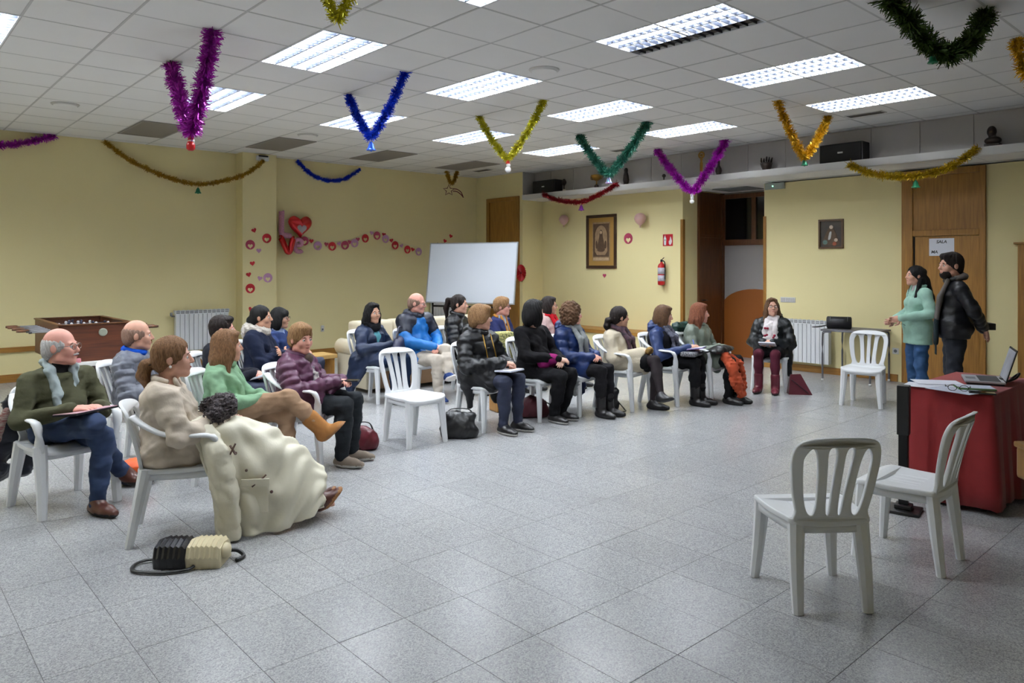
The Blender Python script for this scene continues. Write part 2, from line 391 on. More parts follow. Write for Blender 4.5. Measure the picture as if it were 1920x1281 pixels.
# ------------------------------------------------------------------ ceiling fixtures
M_tube = bpy.data.materials.new('lit_tube'); M_tube.use_nodes = True
_b = M_tube.node_tree.nodes['Principled BSDF']; _b.inputs['Emission Color'].default_value = TUBE_COLOR+(1,); _b.inputs['Emission Strength'].default_value = TUBE_POWER; _b.inputs['Base Color'].default_value = (.8,.8,.8,1)
M_tube2 = M_tube.copy(); M_tube2.name = 'dimmed_lit_tube'; M_tube2.node_tree.nodes['Principled BSDF'].inputs['Emission Strength'].default_value = TUBE_POWER*.42  # output cut for the right-hand lights so the wall beside them stays darker
M_alu = mat('louvre_aluminium', (54, 60, 74), .4)
M_refl = mat('fixture_enamel', (236, 240, 246), .35)
M_off = mat('unlit_tube', (170, 160, 150), .4)
M_dim = mat('dim_row_grey', (92, 84, 78), .4, metal=.3)
hous = MB(); hous.box((0,0,.085), (.6,1.2,.095)); hous.box((0,0,0), (.012,1.2,.09)); hous.box((.588,0,0), (.6,1.2,.09)); hous.box((.012,0,0), (.588,.012,.09)); hous.box((.012,1.188,0), (.588,1.2,.09))
hous_me = hous.mesh('housing', M_refl)
cross_me = MB().add([(.012,-.003,.0),(.588,-.003,.0),(.588,.003,.0),(.012,.003,.0),(.012,-.0008,.030),(.588,-.0008,.030),(.588,.0008,.030),(.012,.0008,.030)], [(0,3,2,1),(4,5,6,7),(0,1,5,4),(1,2,6,5),(2,3,7,6),(3,0,4,7)]).mesh('louvre_blade', M_alu)
long_me = MB().add([(-.006,.012,0),(.006,.012,0),(.006,1.188,0),(-.006,1.188,0),(-.001,.012,.026),(.001,.012,.026),(.001,1.188,.026),(-.001,1.188,.026)], [(0,3,2,1),(4,5,6,7),(0,1,5,4),(1,2,6,5),(2,3,7,6),(3,0,4,7)]).mesh('louvre_rail', M_alu)
tube_me = MB().tube([(0,.03,0),(0,1.17,0)], .014, 8).mesh('tube', M_tube, True)
tube2_me = MB().tube([(0,.03,0),(0,1.17,0)], .014, 8).mesh('tube', M_tube2, True)
offtube_me = MB().tube([(0,.03,0),(0,1.17,0)], .014, 8).mesh('tube_off', M_off, True)
FLAB = {(2,-5):'louvred ceiling light cut off by the top edge', (2,-1):'bright louvred ceiling light right of the large purple tinsel', (2,3):'lit ceiling light behind the large purple tinsel',
 (5,-5):'large louvred ceiling light with one unlit tube row', (5,-1):'louvred ceiling light left of the round ceiling speaker', (5,3):'lit ceiling light behind the hanging blue tinsel',
 (8,-5):'louvred ceiling light above the shiny gold tinsel', (8,-1):'louvred ceiling light between yellow and green tinsel', (8,3):'small lit ceiling light behind the yellow tinsel',
 (11,-5):'rightmost louvred ceiling light near the ledge', (11,-1):'louvred ceiling light above the purple tinsel by the ledge', (11,3):'farthest lit ceiling light behind the green tinsel',
 (-2,1):'louvred ceiling light cut off at the left edge', (-2,-3):'added unseen ceiling light above and left of the viewer', (-2,5):'added ceiling light left of view brightening the yellow wall', (-5,1):'added ceiling light farther left outside the view', (-5,5):'added ceiling light in the far left corner outside view'}
for i, j in FIX:
    t = thing('ceiling_light', FLAB[(i,j)], 'ceiling light', (A0+.6*i, B0+.6*j, CEIL-.004), 0, 'louvred ceiling lights')
    link('housing', hous_me, t)
    off = (i, j) == (5, -5)
    for k in range(15): link('louvre_blade', cross_me, t, (0, 1.2*(k+1)/16, 0))
    for k in range(3): link('louvre_rail', long_me, t, (.15*(k+1), 0, 0))
    for k in range(4):
        if off and k == 3:
            link('unlit_tube', offtube_me, t, (.075+.15*k, 0, .06))
            MB().box((.452,.012,.02), (.588,1.188,.024)).obj('dim_row_sheet', M_dim, t)  # added dark sheet makes the row of the unlit tube read dim
        else: link('tube', tube2_me if j == -5 and i >= 5 else tube_me, t, (.075+.15*k, 0, .048))
# grey air grilles
M_acf = mat('grille_grey', (142, 136, 130), .5); M_acd = mat('grille_dark', (80, 75, 72), .6)
acl = {2:'grey slatted air grille left of the large purple tinsel', 5:'grey slatted air grille above the pillar', 8:'grey slatted air grille under the hanging blue tinsel', 11:'grey slatted air grille nearest the corner door'}
fr = MB(); fr.box((.005,.005,0), (.595,.035,.02)); fr.box((.005,1.165,0), (.595,1.195,.02)); fr.box((.005,.035,0), (.035,1.165,.02)); fr.box((.565,.035,0), (.595,1.165,.02)); fr_me = fr.mesh('grille_frame', M_acf)
slat_me = MB().box((-.009,.035,0), (.009,1.165,.006), T=Matrix.Rotation(.5, 4, 'Y')).mesh('slat', M_acf)
bk_me = MB().box((.01,.01,.018), (.59,1.19,.022)).mesh('grille_back', M_acd)
for i, j in AC:
    t = thing('air_grille', acl[i], 'air grille', (A0+.6*i, B0+.6*j, CEIL-.012), 0, 'grey air grilles by the long wall')
    link('grille_frame', fr_me, t); link('grille_back', bk_me, t)
    for k in range(18): link('slat', slat_me, t, (.05+k*.0295, 0, .005))
# round ceiling speakers and small vents
for n, (x, y) in enumerate(((4.835,4.94),(1.80,9.63),(4.77,9.63))):
    t = thing('ceiling_speaker', ['round ceiling speaker beside the louvred light', 'round ceiling speaker left of the purple tinsel', 'round ceiling speaker by the middle air grille'][n], 'ceiling speaker', (x, y, CEIL), 0, 'round ceiling speakers')
    MB().lathe([(.13,-.018),(.14,-.010),(.145,.0)], 28).obj('rim', M_grid if n else M_white, t, True)
    MB().lathe([(.118,-.024),(.122,-.016)], 28).obj('mesh_cover', M_ceil, t)
for n, (x, y) in enumerate(((9.15,3.78),(9.1,7.5),(9.06,10.95))):
    t = thing('slot_vent', ['dark slot vent in ceiling near rightmost light', 'dark slot vent behind the green tinsel', 'small dark slot vent near the corner door'][n], 'vent', (x, y, CEIL), 0, 'dark slot vents')
    MB().box((-.08,-.22,-.008), (.08,.22,0)).obj('vent_frame', M_grid, t)
    for k in range(3): MB().box((-.062+.045*k,-.2,-.011), (-.03+.045*k,.2,-.006)).obj('slot', M_acd, t)
# ------------------------------------------------------------------ white plastic chairs
def superhole(ul, ur, v0, v1, n=22, p=5.0):
    mid, half = (v0+v1)/2, (v1-v0)/2; L = []; R = []
    for k in range(n+1):
        a = -math.pi/2+math.pi*k/n; v = mid+half*math.sin(a)
        w = max(0.0, 1-abs((v-mid)/half)**p)**(1/2.2)
        c, hw = (ul(v)+ur(v))/2, (ur(v)-ul(v))/2
        L.append((c-hw*w, v)); R.append((c+hw*w, v))
    return R+L[::-1][1:-1]
def outer_u(v):    # half width of the chair back against height
    q = np.interp(v, [0,.06,.15,.25,.33,.37,.395,.40], [.165,.178,.192,.203,.200,.178,.12,.0]); return float(q)
def back_outline():
    r = [(.150,-.02),(.168,.04),(.186,.12),(.199,.21),(.205,.28),(.200,.33),(.182,.368),(.140,.390),(.075,.400),(0,.403)]
    return smooth_loop(r+[(-a, b) for a, b in r[:-1][::-1]], 4)
sl = lambda v: .058+.03*(max(v,0)/.38)**1.5
def back_mesh(solid=False):
    io = lambda v: float(np.interp(v, [0,.1,.2,.3,.36], [.128,.145,.158,.166,.150]))
    loops = [back_outline()]
    for s in (1, -1):
        h1 = superhole(lambda v: sl(v)+.017, io, .015, .352); h2 = superhole(lambda v: .015, lambda v: sl(v)-.017, .015, .362, p=9)
        loops += [[(s*a, b) for a, b in h1], [(s*a, b) for a, b in h2]]
    me = curve_mesh('backrest', loops, .007, .004)
    def f(c):
        u, v, w = c; y = -.185-.085*(max(v,0)/.4)**1.25-.045*(1-(u/.2)**2)*(.4+.6*v/.4)
        return Vector((u, y-w, .43+v*.985))
    warp(me, f); setmat(me, M_plast)
    me.polygons.foreach_set('use_smooth', [True]*len(me.polygons)); return me
def seat_mesh(wf=.215, wb=.185, dp=.205):
    r = [(0,dp+.012),(.10,dp+.010),(.18,dp-.004),(wf,dp-.05),(wf-.004,0),(wb+.008,-.14),(wb-.02,-dp+.01),(0,-dp)]
    loops = [smooth_loop(r+[(-a, b) for a, b in r[1:-1][::-1]], 5)]
    for s in (-.085, -.03, .03, .085):
        loops.append([(s-.0035,-.08),(s+.0035,-.08),(s+.0035,.09),(s-.0035,.09)])
    me = curve_mesh('seat', loops, .008, .006)
    def f(c):
        x, y, z = c; q = .012*(x/.2)**2-.006*math.exp(-((y-.02)/.12)**2)-max(0, y-.15)*.25-.004
        return Vector((x, y, .412+z+q))
    warp(me, f); return setmat(me, M_plast)
def apron_mesh():
    mb = MB(); r = [(.0,.205),(.15,.2),(.205,.15),(.2,0),(.18,-.14),(.15,-.185),(0,-.195)]
    lp = smooth_loop(r+[(-a, b) for a, b in r[1:-1][::-1]], 4); n = len(lp); vs = []; fs = []
    for a, b in lp: vs += [(a, b, .408), (a*1.01, b*1.01, .362), (a*.95, b*.95, .362), (a*.95, b*.95, .405)]
    for i in range(n):
        j = (i+1) % n
        for k in range(4): l = (k+1) % 4; fs.append((i*4+k, i*4+l, j*4+l, j*4+k))
    return mb.add(vs, fs).mesh('apron', M_plast, True)
def leg_mesh(top, bot, r0, r1, curve=.0):
    mb = MB(); P = []; R = []
    for k in range(6):
        t = k/5; p = [top[q]+(bot[q]-top[q])*t for q in range(3)]; bow = math.sin(t*math.pi)*curve
        P.append((p[0]-bow*np.sign(top[0]), p[1], p[2])); R.append((r0[0]+(r1[0]-r0[0])*t, r0[1]+(r1[1]-r0[1])*t))
    mb.tube(P, R, 8, up=(0,1,0)); me = mb.mesh('leg', M_plast); return me
def make_chair():
    t = empty('plastic_chair'); link('seat', SEAT, t); link('apron', APRON, t); link('backrest', BACK, t)
    for s in (-1, 1):
        link('leg', LEGS[('f', s)], t); link('leg', LEGS[('b', s)], t)
    return t
SEAT, APRON, BACK = seat_mesh(), apron_mesh(), back_mesh()
LEGS = {}
for s in (-1, 1):
    LEGS[('f', s)] = leg_mesh((s*.178,.165,.41), (s*.205,.20,0), (.040,.034), (.024,.021), .004)
    LEGS[('b', s)] = leg_mesh((s*.150,-.165,.43), (s*.165,-.215,0), (.041,.036), (.026,.022), -.004)
ARM = {}
for s in (-1, 1):
    p = smooth_path([(s*.20,-.235,.74),(s*.232,-.17,.69),(s*.252,-.06,.635),(s*.258,.08,.622),(s*.256,.165,.615),(s*.250,.205,.585),(s*.245,.215,.52),(s*.238,.21,.42)], 4)
    rr = [(.030-.004*math.sin(k/len(p)*3.1), .013) if k < len(p)*.62 else (.030, .020) for k in range(len(p))]
    ARM[s] = MB().tube(p, rr, 10, up=(0,0,1)).mesh('armrest', M_plast, True)
    LEGS[('af', s)] = leg_mesh((s*.236,.20,.46), (s*.235,.235,0), (.044,.034), (.028,.023), .006)
    LEGS[('ab', s)] = leg_mesh((s*.185,-.17,.43), (s*.215,-.25,0), (.044,.036), (.027,.023), -.004)
SEAT_A = seat_mesh(.235, .205, .21)
BACK_A = BACK.copy()
warp(BACK_A, lambda c: Vector((c.x*1.08, c.y, .43+(c.z-.43)*.92)))
def make_armchair():
    t = empty('plastic_armchair'); link('seat', SEAT_A, t); link('apron', APRON, t); link('backrest', BACK_A, t)
    for s in (-1, 1):
        link('armrest', ARM[s], t); link('leg', LEGS[('af', s)], t); link('leg', LEGS[('ab', s)], t)
    return t
CH0 = {False: None, True: None}
def chair(x, y, dx, dy, label, arm=False, group='white plastic chairs'):
    if CH0[arm] is None:
        t = CH0[arm] = make_armchair() if arm else make_chair(); t.location = (x, y, 0); t.rotation_euler = (0, 0, rotdir(dx, dy)); tag(t, label, 'chair', group)
        return t
    t = dup(CH0[arm], (x, y, 0), rotdir(dx, dy), label, group); t['category'] = 'chair'; return t
chair(3.49, 1.70, .62, .78, 'empty white plastic chair nearest the viewer, back turned')
chair(4.32, 1.56, -.03, 1, 'empty white plastic chair beside the red-covered table')
chair(8.66, 3.59, -.98, -.2, 'empty white plastic chair in front of the small grey table')
chair(3.79, 5.56, .05, -1, 'empty white plastic chair between purple jacket and black puffer')

# ------------------------------------------------------------------ presenters' table with cloth
M_cloth = mat('red_cloth', (150, 34, 36), .85, var=.12, scale=14, bump=.08, bscale=300, sheen=.2)
TZ = .765
tb = thing('cloth_table', 'small table under floor-length red cloth with laptop', 'table', (5.93, 1.71, 0))
MB().bbox((-.48,-.24,TZ-.03), (.48,.24,TZ-.004), .004).obj('tabletop', M_lwood, tb)
for sx in (-1, 1):
    for sy in (-1, 1): MB().tube([(sx*.42,sy*.19,TZ-.03),(sx*.42,sy*.19,0)], .02, 8).obj('leg', M_blackm, tb, True)
def cloth_mesh():
    loop = []; hx, hy = .49, .25
    def side(a, b, n): return [(a[0]+(b[0]-a[0])*k/n, a[1]+(b[1]-a[1])*k/n) for k in range(n)]
    loop = side((-hx,-hy), (hx,-hy), 34)+side((hx,-hy), (hx,hy), 20)+side((hx,hy), (-hx,hy), 34)+side((-hx,hy), (-hx,-hy), 20)
    n = len(loop); rows = [(0,0),(.006,-.004),(.010,-.02),(.016,-.10),(.026,-.25),(.036,-.42),(.046,-.58),(.052,-.735)]
    vs = []; fs = []
    for off, dz in rows:
        for k, (x, y) in enumerate(loop):
            l = math.hypot(x/hx, y/hy); nx, ny = (x/hx)**5, (y/hy)**5; q = math.hypot(nx, ny) or 1
            wob = .011*math.sin(k*.9)+.009*math.sin(k*.37+1.3)+.006*math.sin(k*1.9)
            o_ = off+wob*min(1, -dz/.5)
            vs.append((x+nx/q*o_, y+ny/q*o_, TZ+dz+(.012*math.sin(k*.25) if dz < -.7 else 0)))
    for r in range(len(rows)-1):
        for k in range(n): fs.append((r*n+k, (r+1)*n+k, (r+1)*n+(k+1) % n, r*n+(k+1) % n))
    c = len(vs); vs.append((0,0,TZ))
    for k in range(n): fs.append((c, k, (k+1) % n))
    mb = MB(); mb.add(vs, fs); me = mb.mesh('tablecloth', M_cloth, True)
    bm = bmesh.new(); bm.from_mesh(me); bmesh.ops.recalc_face_normals(bm, faces=bm.faces); bm.to_mesh(me); bm.free(); return me
cl = link('tablecloth', cloth_mesh(), None, (5.93, 1.71, 0)); tag(cl, 'dark red cloth draped over the presenters table to the floor', 'tablecloth')
sm = cl.modifiers.new('thickness', 'SOLIDIFY'); sm.thickness = .003; sm.offset = 1
z = TZ+.0045
M_paper = mat('white_paper', (232, 234, 244), .7); M_paper2 = mat('printed_paper', (205, 210, 226), .7, var=.15, scale=60)
def sheet(name, x, y, a, w, l, zz, m, label, group=None, th=.002):
    o = MB().box((-w/2,-l/2,0), (w/2,l/2,th)).obj(name, m, loc=(x, y, zz)); o.rotation_euler = (0, 0, a); return tag(o, label, 'paper', group)
sheet('paper_sheet', 5.52, 1.85, .15, .21, .297, z, M_paper, 'white paper sheets at the front corner of red table')
sheet('paper_sheet', 5.44, 1.66, -.25, .21, .297, z+.002, M_paper2, 'printed white sheet lying under the spectacles')
sheet('paper_sheet', 5.70, 1.86, .6, .21, .297, z+.0041, M_paper, 'white sheet lying farthest back beside the laptop')
nb = thing('notebook', 'green and white striped notebook lying before the laptop', 'notebook', (5.60, 1.60, z+.004), .5)
MB().bbox((-.08,-.11,0), (.08,.11,.012), .002).obj('cover', mat('green_cover', (96, 132, 84), .6), nb)
MB().box((-.076,-.106,.012), (.076,.106,.0135)).obj('page', M_paper2, nb)
ph = thing('mobile_phone', 'black phone lying face up at the table corner', 'phone', (5.44, 1.51, z), .35)
MB().bbox((-.038,-.075,0), (.038,.075,.010), .004).obj('body', M_black, ph); MB().box((-.034,-.07,.010), (.034,.07,.0106)).obj('screen', M_glassd, ph)
def glasses_mesh(m, s=1.0):
    mb = MB()
    for sx in (-1, 1):
        mb.tube([(sx*.033+.025*math.cos(2*math.pi*k/16), 0, .019*math.sin(2*math.pi*k/16)) for k in range(16)], .0022, 6, closed=True, up=(0,1,0))
        mb.tube([(sx*.058,0,.006),(sx*.07,-.015,.006),(sx*.072,-.10,.004),(sx*.07,-.125,-.012)], .002, 6)
    mb.tube([(-.009,0,.004),(0,.002,.008),(.009,0,.004)], .0022, 6)
    return mb.mesh('glasses', m, True)
M_spec = mat('dark_spectacle_frame', (40, 30, 30), .35); M_spec2 = mat('metal_spectacle_frame', (120, 110, 105), .3, metal=.6)
GL = {0: glasses_mesh(M_spec), 1: glasses_mesh(M_spec2)}
o = link('spectacles', GL[0], None, (5.41, 1.64, z+.024), (0, 0, 1.9)); tag(o, 'folded dark spectacles lying on the white papers', 'glasses')
lt = thing('laptop', 'open silver laptop with lit screen on red table', 'laptop', (5.99, 1.66, z), -2.78)
MB().bbox((-.17,-.12,.012), (.17,.12,.026), .003).obj('base', mat('silver_plastic', (196, 200, 208), .35, metal=.3), lt)
kb = MB().box((-.145,-.03,.0262), (.145,.095,.0275)).obj('keyboard', mat('key_black', (40, 42, 46), .6), lt)
MB().box((-.05,-.105,.0262), (.05,-.045,.0268)).obj('touchpad', mat('pad_grey', (120, 124, 132), .4), lt)
Tl = Matrix.Translation((0,.12,.022)) @ Matrix.Rotation(-.28, 4, 'X')
MB().bbox((-.17,-.004,0), (.17,.004,.235), .003, T=Tl).obj('lid', M_black, lt)
scr = bpy.data.materials.new('screen_glow'); scr.use_nodes = True; nt = scr.node_tree; bb = nt.nodes['Principled BSDF']
tcn = nt.nodes.new('ShaderNodeTexCoord'); wv = nt.nodes.new('ShaderNodeTexNoise'); wv.inputs['Scale'].default_value = 11
rp = nt.nodes.new('ShaderNodeValToRGB'); rp.color_ramp.elements[0].color = lin((60,60,70)); rp.color_ramp.elements[1].color = lin((150,156,170))
nt.links.new(tcn.outputs['Object'], wv.inputs[0]); nt.links.new(wv.outputs[0], rp.inputs[0]); nt.links.new(rp.outputs[0], bb.inputs['Emission Color']); bb.inputs['Emission Strength'].default_value = .55; bb.inputs['Base Color'].default_value = (.02,.02,.02,1)
MB().box((-.158,-.0055,.012), (.158,-.004,.222), T=Tl).obj('screen', scr, lt)
o = tag(MB().bbox((-.16,-.11,0), (.16,.11,.010), .003).obj('laptop_sleeve', M_black, loc=(5.98, 1.66, z)), 'flat black sleeve lying under the silver laptop', 'sleeve'); o.rotation_euler = (0, 0, -2.75)
mb = MB(); mb.tube(smooth_path([(6.05,1.53,z+.012),(6.10,1.49,z+.03),(6.16,1.48,z+.06),(6.20,1.50,z+.05),(6.17,1.53,z+.02),(6.08,1.52,z+.012),(6.02,1.55,z+.03),(6.2,1.62,z+.01)], 5), .008, 6)
tag(mb.obj('power_cable', M_black, smooth=True), 'black looped power cable beside the laptop', 'cable')
# black post in front of the table
pt = thing('barrier_post', 'black post on square foot before the red table', 'post', (5.09, 1.86, 0), .2)
MB().bbox((-.10,-.10,0), (.10,.10,.02), .006).obj('foot', M_black, pt); MB().bbox((-.05,-.05,.02), (.05,.05,.05), .008).obj('socket', M_black, pt)
MB().bbox((-.028,-.028,.05), (.028,.028,.52), .005).obj('lower_tube', M_blackm, pt); MB().bbox((-.038,-.036,.50), (.038,.036,.82), .006).obj('upper_sleeve', M_black, pt)

# ------------------------------------------------------------------ small grey table with bag, radiators
gt = thing('side_table', 'small grey metal-legged table by the right wall', 'table', (10.33, 4.40, 0))
MB().bbox((-.33,-.34,.69), (.33,.34,.715), .005).obj('tabletop', mat('grey_laminate', (110, 108, 112), .5), gt)
for sx in (-1, 1):
    p = smooth_path([(sx*.31,-.32,.0),(sx*.31,-.32,.6),(sx*.31,-.29,.675),(sx*.31,-.2,.68)], 5)
    MB().tube(p, .013, 8).obj('leg', M_steel, gt, True)
    p = smooth_path([(sx*.31,.32,.0),(sx*.31,.32,.6),(sx*.31,.29,.675),(sx*.31,.2,.68)], 5)
    MB().tube(p, .013, 8).obj('leg', M_steel, gt, True)
    for sy in (-1, 1): MB().lathe([(.017,0),(.018,.02),(.014,.03)], 10, (sx*.31,sy*.32,0)).obj('foot_cap', M_white, gt, True)
bg = thing('toilet_bag', 'black zipped bag lying on the small grey table', 'bag', (10.22, 4.58, .717), 1.95)
mb = MB(); mb.tube([(-.16,0,.085),(-.15,0,.085),(.15,0,.085),(.16,0,.085)], [(.06,.065),(.08,.085),(.08,.085),(.06,.065)], 14); mb.obj('body', mat('black_nylon', (22, 22, 26), .55, bump=.1), bg, True)
MB().tube(smooth_path([(.13,.0,.05),(.24,.03,.02),(.32,.03,.012),(.34,-.02,.012),(.26,-.05,.02),(.14,-.03,.05)], 5), (.012), 6, flat=.4).obj('strap', M_black, bg, True)
for s in (-1, 1): MB().tube([(s*.11,.082*math.cos(a),.085+.088*math.sin(a)) for a in [.3+k*.2 for k in range(13)]], .004, 6).obj('piping', M_steel, bg, True)
def radiator(x, y, rz, w, z0, z1, n, label):
    t = thing('radiator', label, 'radiator', (x, y, z0), rz); h = z1-z0; pw = w/n
    el = MB(); el.bbox((.003,-.045,0), (pw-.003,.045,h-.06), .006); el_me = el.mesh('fin', M_rad)
    for k in range(n): link('fin', el_me, t, (-w/2+k*pw, 0, 0))
    MB().bbox((-w/2,-.05,h-.065), (w/2,.045,h-.05), .003).obj('top_frame', M_rad, t)
    gm = MB()
    gm.box((-w/2,-.046,h-.05), (w/2,-.040,h)); o = gm.obj('grille_back', M_radg, t)
    fm = MB().box((-.006,-.05,h-.05), (.006,.045,h)).mesh('grille_bar', M_rad)
    for k in range(n+1): link('grille_bar', fm, t, (-w/2+k*pw, 0, 0))
    MB().box((-w/2,-.05,h-.012), (w/2,-.043,h-.002)).obj('grille_rail', M_rad, t); MB().box((-w/2,-.05,h-.034), (w/2,-.043,h-.026)).obj('grille_rail', M_rad, t)
    v = MB(); v.tube([(-w/2,0,h-.09),(-w/2-.05,0,h-.09)], .012, 8); v.lathe([(.014,0),(.02,.01),(.02,.05),(.012,.06)], 10, (-w/2-.05,0,h-.09)); v.obj('valve', M_steel, t, True)
    mb = MB()
    for s in (-.35, .35): mb.box((s*w-.02,.045,h*.6), (s*w+.02,.09,h*.66))
    mb.obj('bracket', M_rad, t); return t
radiator(4.12, YW-.09, 0, .82, .27, .90, 12, 'white panel radiator on the yellow wall beside the pillar')
radiator(XW-.09, 5.28, -math.pi/2, .80, .15, .79, 12, 'white panel radiator below the small framed picture')
radiator(8.95, YW-.09, 0, .75, .25, .95, 11, 'radiator half hidden under the whiteboard')

# ------------------------------------------------------------------ whiteboard on its stand
wbd = thing('whiteboard', 'large white board leaning on black easel before the corner door', 'whiteboard', (7.50, 9.42, 0), rotdir(-.887, -.394)+math.pi)
# local: x to the right seen from the hall, -y towards the hall
Tb = Matrix.Translation((0,0,.985)) @ Matrix.Rotation(-.16, 4, 'X')
MB().bbox((-.80,-.012,0), (.80,.008,.99), .003, T=Tb).obj('board', mat('board_enamel', (206, 212, 222), .25), wbd)
M_alub = mat('board_alu', (150, 152, 156), .4, metal=.5)
for lo, hi in (((-.815,-.016,-.012),(.815,.012,.006)), ((-.815,-.016,.985),(.815,.012,1.002)), ((-.815,-.016,0),(-.798,.012,.99)), ((.798,-.016,0),(.815,.012,.99))): MB().box(lo, hi, T=Tb).obj('board_frame', M_alub, wbd)
for s in (-1, 1):
    MB().tube([(s*.70,.02,.0),(s*.70,.03,1.0),(s*.70,.20,1.98)], .016, 8).obj('leg', M_blackm, wbd, True)
    MB().tube([(s*.70,-.28,.02),(s*.70,.35,.02)], .018, 8).obj('foot', M_blackm, wbd, True)
MB().tube([(-.70,.02,.92),(.70,.02,.92)], .016, 8).obj('crossbar', M_blackm, wbd, True)

# ------------------------------------------------------------------ football table
fb = thing('football_table', 'dark wooden table football game with rods by yellow wall', 'football table', (2.06, 10.05, 0))
W, L = .75, 1.42; zt = .93
for x0, x1, y0, y1 in ((-W/2,-W/2+.03,-L/2,L/2), (W/2-.03,W/2,-L/2,L/2), (-W/2+.03,W/2-.03,-L/2,-L/2+.03), (-W/2+.03,W/2-.03,L/2-.03,L/2)): MB().bbox((x0,y0,.52), (x1,y1,zt), .004).obj('side_board', M_walnut, fb)
MB().box((-W/2+.03,-L/2+.03,.74), (W/2-.03,L/2-.03,.76)).obj('pitch', mat('pitch_green', (120, 128, 120), .5), fb)
MB().bbox((-W/2-.012,-L/2-.012,zt), (W/2+.012,-L/2+.04,zt+.014), .003).obj('top_rim', M_dkwood, fb); MB().bbox((-W/2-.012,L/2-.04,zt), (W/2+.012,L/2+.012,zt+.014), .003).obj('top_rim', M_dkwood, fb)
for s in (-1, 1): MB().bbox((s*(W/2-.014)-.026,-L/2+.04,zt), (s*(W/2-.014)+.026,L/2-.04,zt+.014), .003).obj('top_rim', M_dkwood, fb)
MB().bbox((-W/2+.02,-L/2-.10,.475), (W/2-.02,-L/2+.03,.52), .006).obj('ball_tray', M_white, fb)
MB().bbox((-W/2+.06,-L/2+.1,.0), (W/2-.06,L/2-.1,.52), .01).obj('pedestal', mat('dark_pedestal', (52, 28, 24), .5), fb)
tag(MB().bbox((-.045,-.03,0), (.045,.03,.045), .006).obj('pink_box', mat('pink_card', (206, 130, 140), .6), loc=(1.84, 10.05-L/2-.055, .521)), 'small pink box on the ledge of the football table', 'box')
o = MB().lathe([(.045,0),(.045,.006),(.03,.008)], 20, (0.06,-L/2-.001,.84), T=Matrix.Rotation(math.pi/2, 3, 'X')).obj('badge', mat('badge_silver', (150, 156, 140), .4), fb, True)
plm = MB(); plm.bbox((-.012,-.011,-.10), (.012,.011,.03), .004); plm.ball((0,0,.045), .016, 8, 6); plm.box((-.012,-.02,-.115), (.012,.018,-.095))
M_pw = mat('player_white', (215, 215, 220), .5); M_pb = mat('player_blue', (40, 46, 70), .5)
pl_me = [plm.mesh('player', M_pw), plm.mesh('player', M_pb)]
for k in range(8):
    y = -L/2+.17+k*.155; s = 1 if k in (0, 1, 3, 5) else -1
    rod = MB().tube([(-.62*1,y,.86),(.62,y,.86)], .008, 8).obj('rod', M_steel, fb, True)
    MB().lathe([(.014,0),(.017,.02),(.016,.10),(.013,.12)], 10, (s*.58,y,.86), T=Matrix.Rotation(s*math.pi/2, 3, 'Y')).obj('handle', M_dkwood, rod, True)
    MB().lathe([(.010,0),(.012,.02),(.010,.03)], 8, (-s*.60,y,.86), T=Matrix.Rotation(-s*math.pi/2, 3, 'Y')).obj('rod_cap', M_black, rod, True)
    for q in range({0:1, 1:2, 2:3, 3:5, 4:5, 5:3, 6:2, 7:1}[k]):
        nq = {0:1, 1:2, 2:3, 3:5, 4:5, 5:3, 6:2, 7:1}[k]
        link('player', pl_me[0 if s > 0 else 1], rod, ((q-(nq-1)/2)*.13, y, .86))

# ------------------------------------------------------------------ bench, sofa, storage
bn = thing('wooden_bench', 'light wooden low bench behind the woman in purple', 'bench', (4.05, 8.75, 0), .06)
MB().bbox((-.62,-.18,.40), (.62,.18,.45), .006).obj('seat_board', M_lwood, bn)
for s in (-1, 1): MB().bbox((s*.56-.03,-.16,0), (s*.56+.03,.16,.40), .005).obj('leg_panel', M_oak, bn)
MB().bbox((-.53,-.02,.28), (.53,.02,.36), .004).obj('stretcher', M_oak, bn)
so = thing('sofa', 'long beige sofa with tan base behind the second row', 'sofa', (6.05, 8.35, 0))
M_sofa = mat('beige_fabric', (206, 196, 172), .85, bump=.1, bscale=300); M_sofb = mat('tan_board', (150, 118, 86), .6)
MB().bbox((-1.15,-.38,.05), (1.15,.38,.34), .01).obj('base', M_sofb, so)
for k in range(4): MB().bbox((-1.14+k*.57,-.42,.34), (-1.14+(k+1)*.57-.006,.2,.47), .04).obj('seat_cushion', M_sofa, so, True)
for k in range(4): MB().bbox((-1.14+k*.57,.16,.44), (-1.14+(k+1)*.57-.006,.42,.86), .05).obj('back_cushion', M_sofa, so, True)
for s in (-1, 1): MB().tube([(s*1.24,-.42,.53),(s*1.24,-.40,.53),(s*1.24,.40,.53),(s*1.24,.42,.53)], [(.07,.07),(.10,.11),(.10,.11),(.07,.07)], 14).obj('arm', M_sofa, so, True)
for s in (-1, 1): MB().bbox((s*1.24-.07,-.36,.05), (s*1.24+.07,.38,.5), .02).obj('arm_side', M_sofa, so)

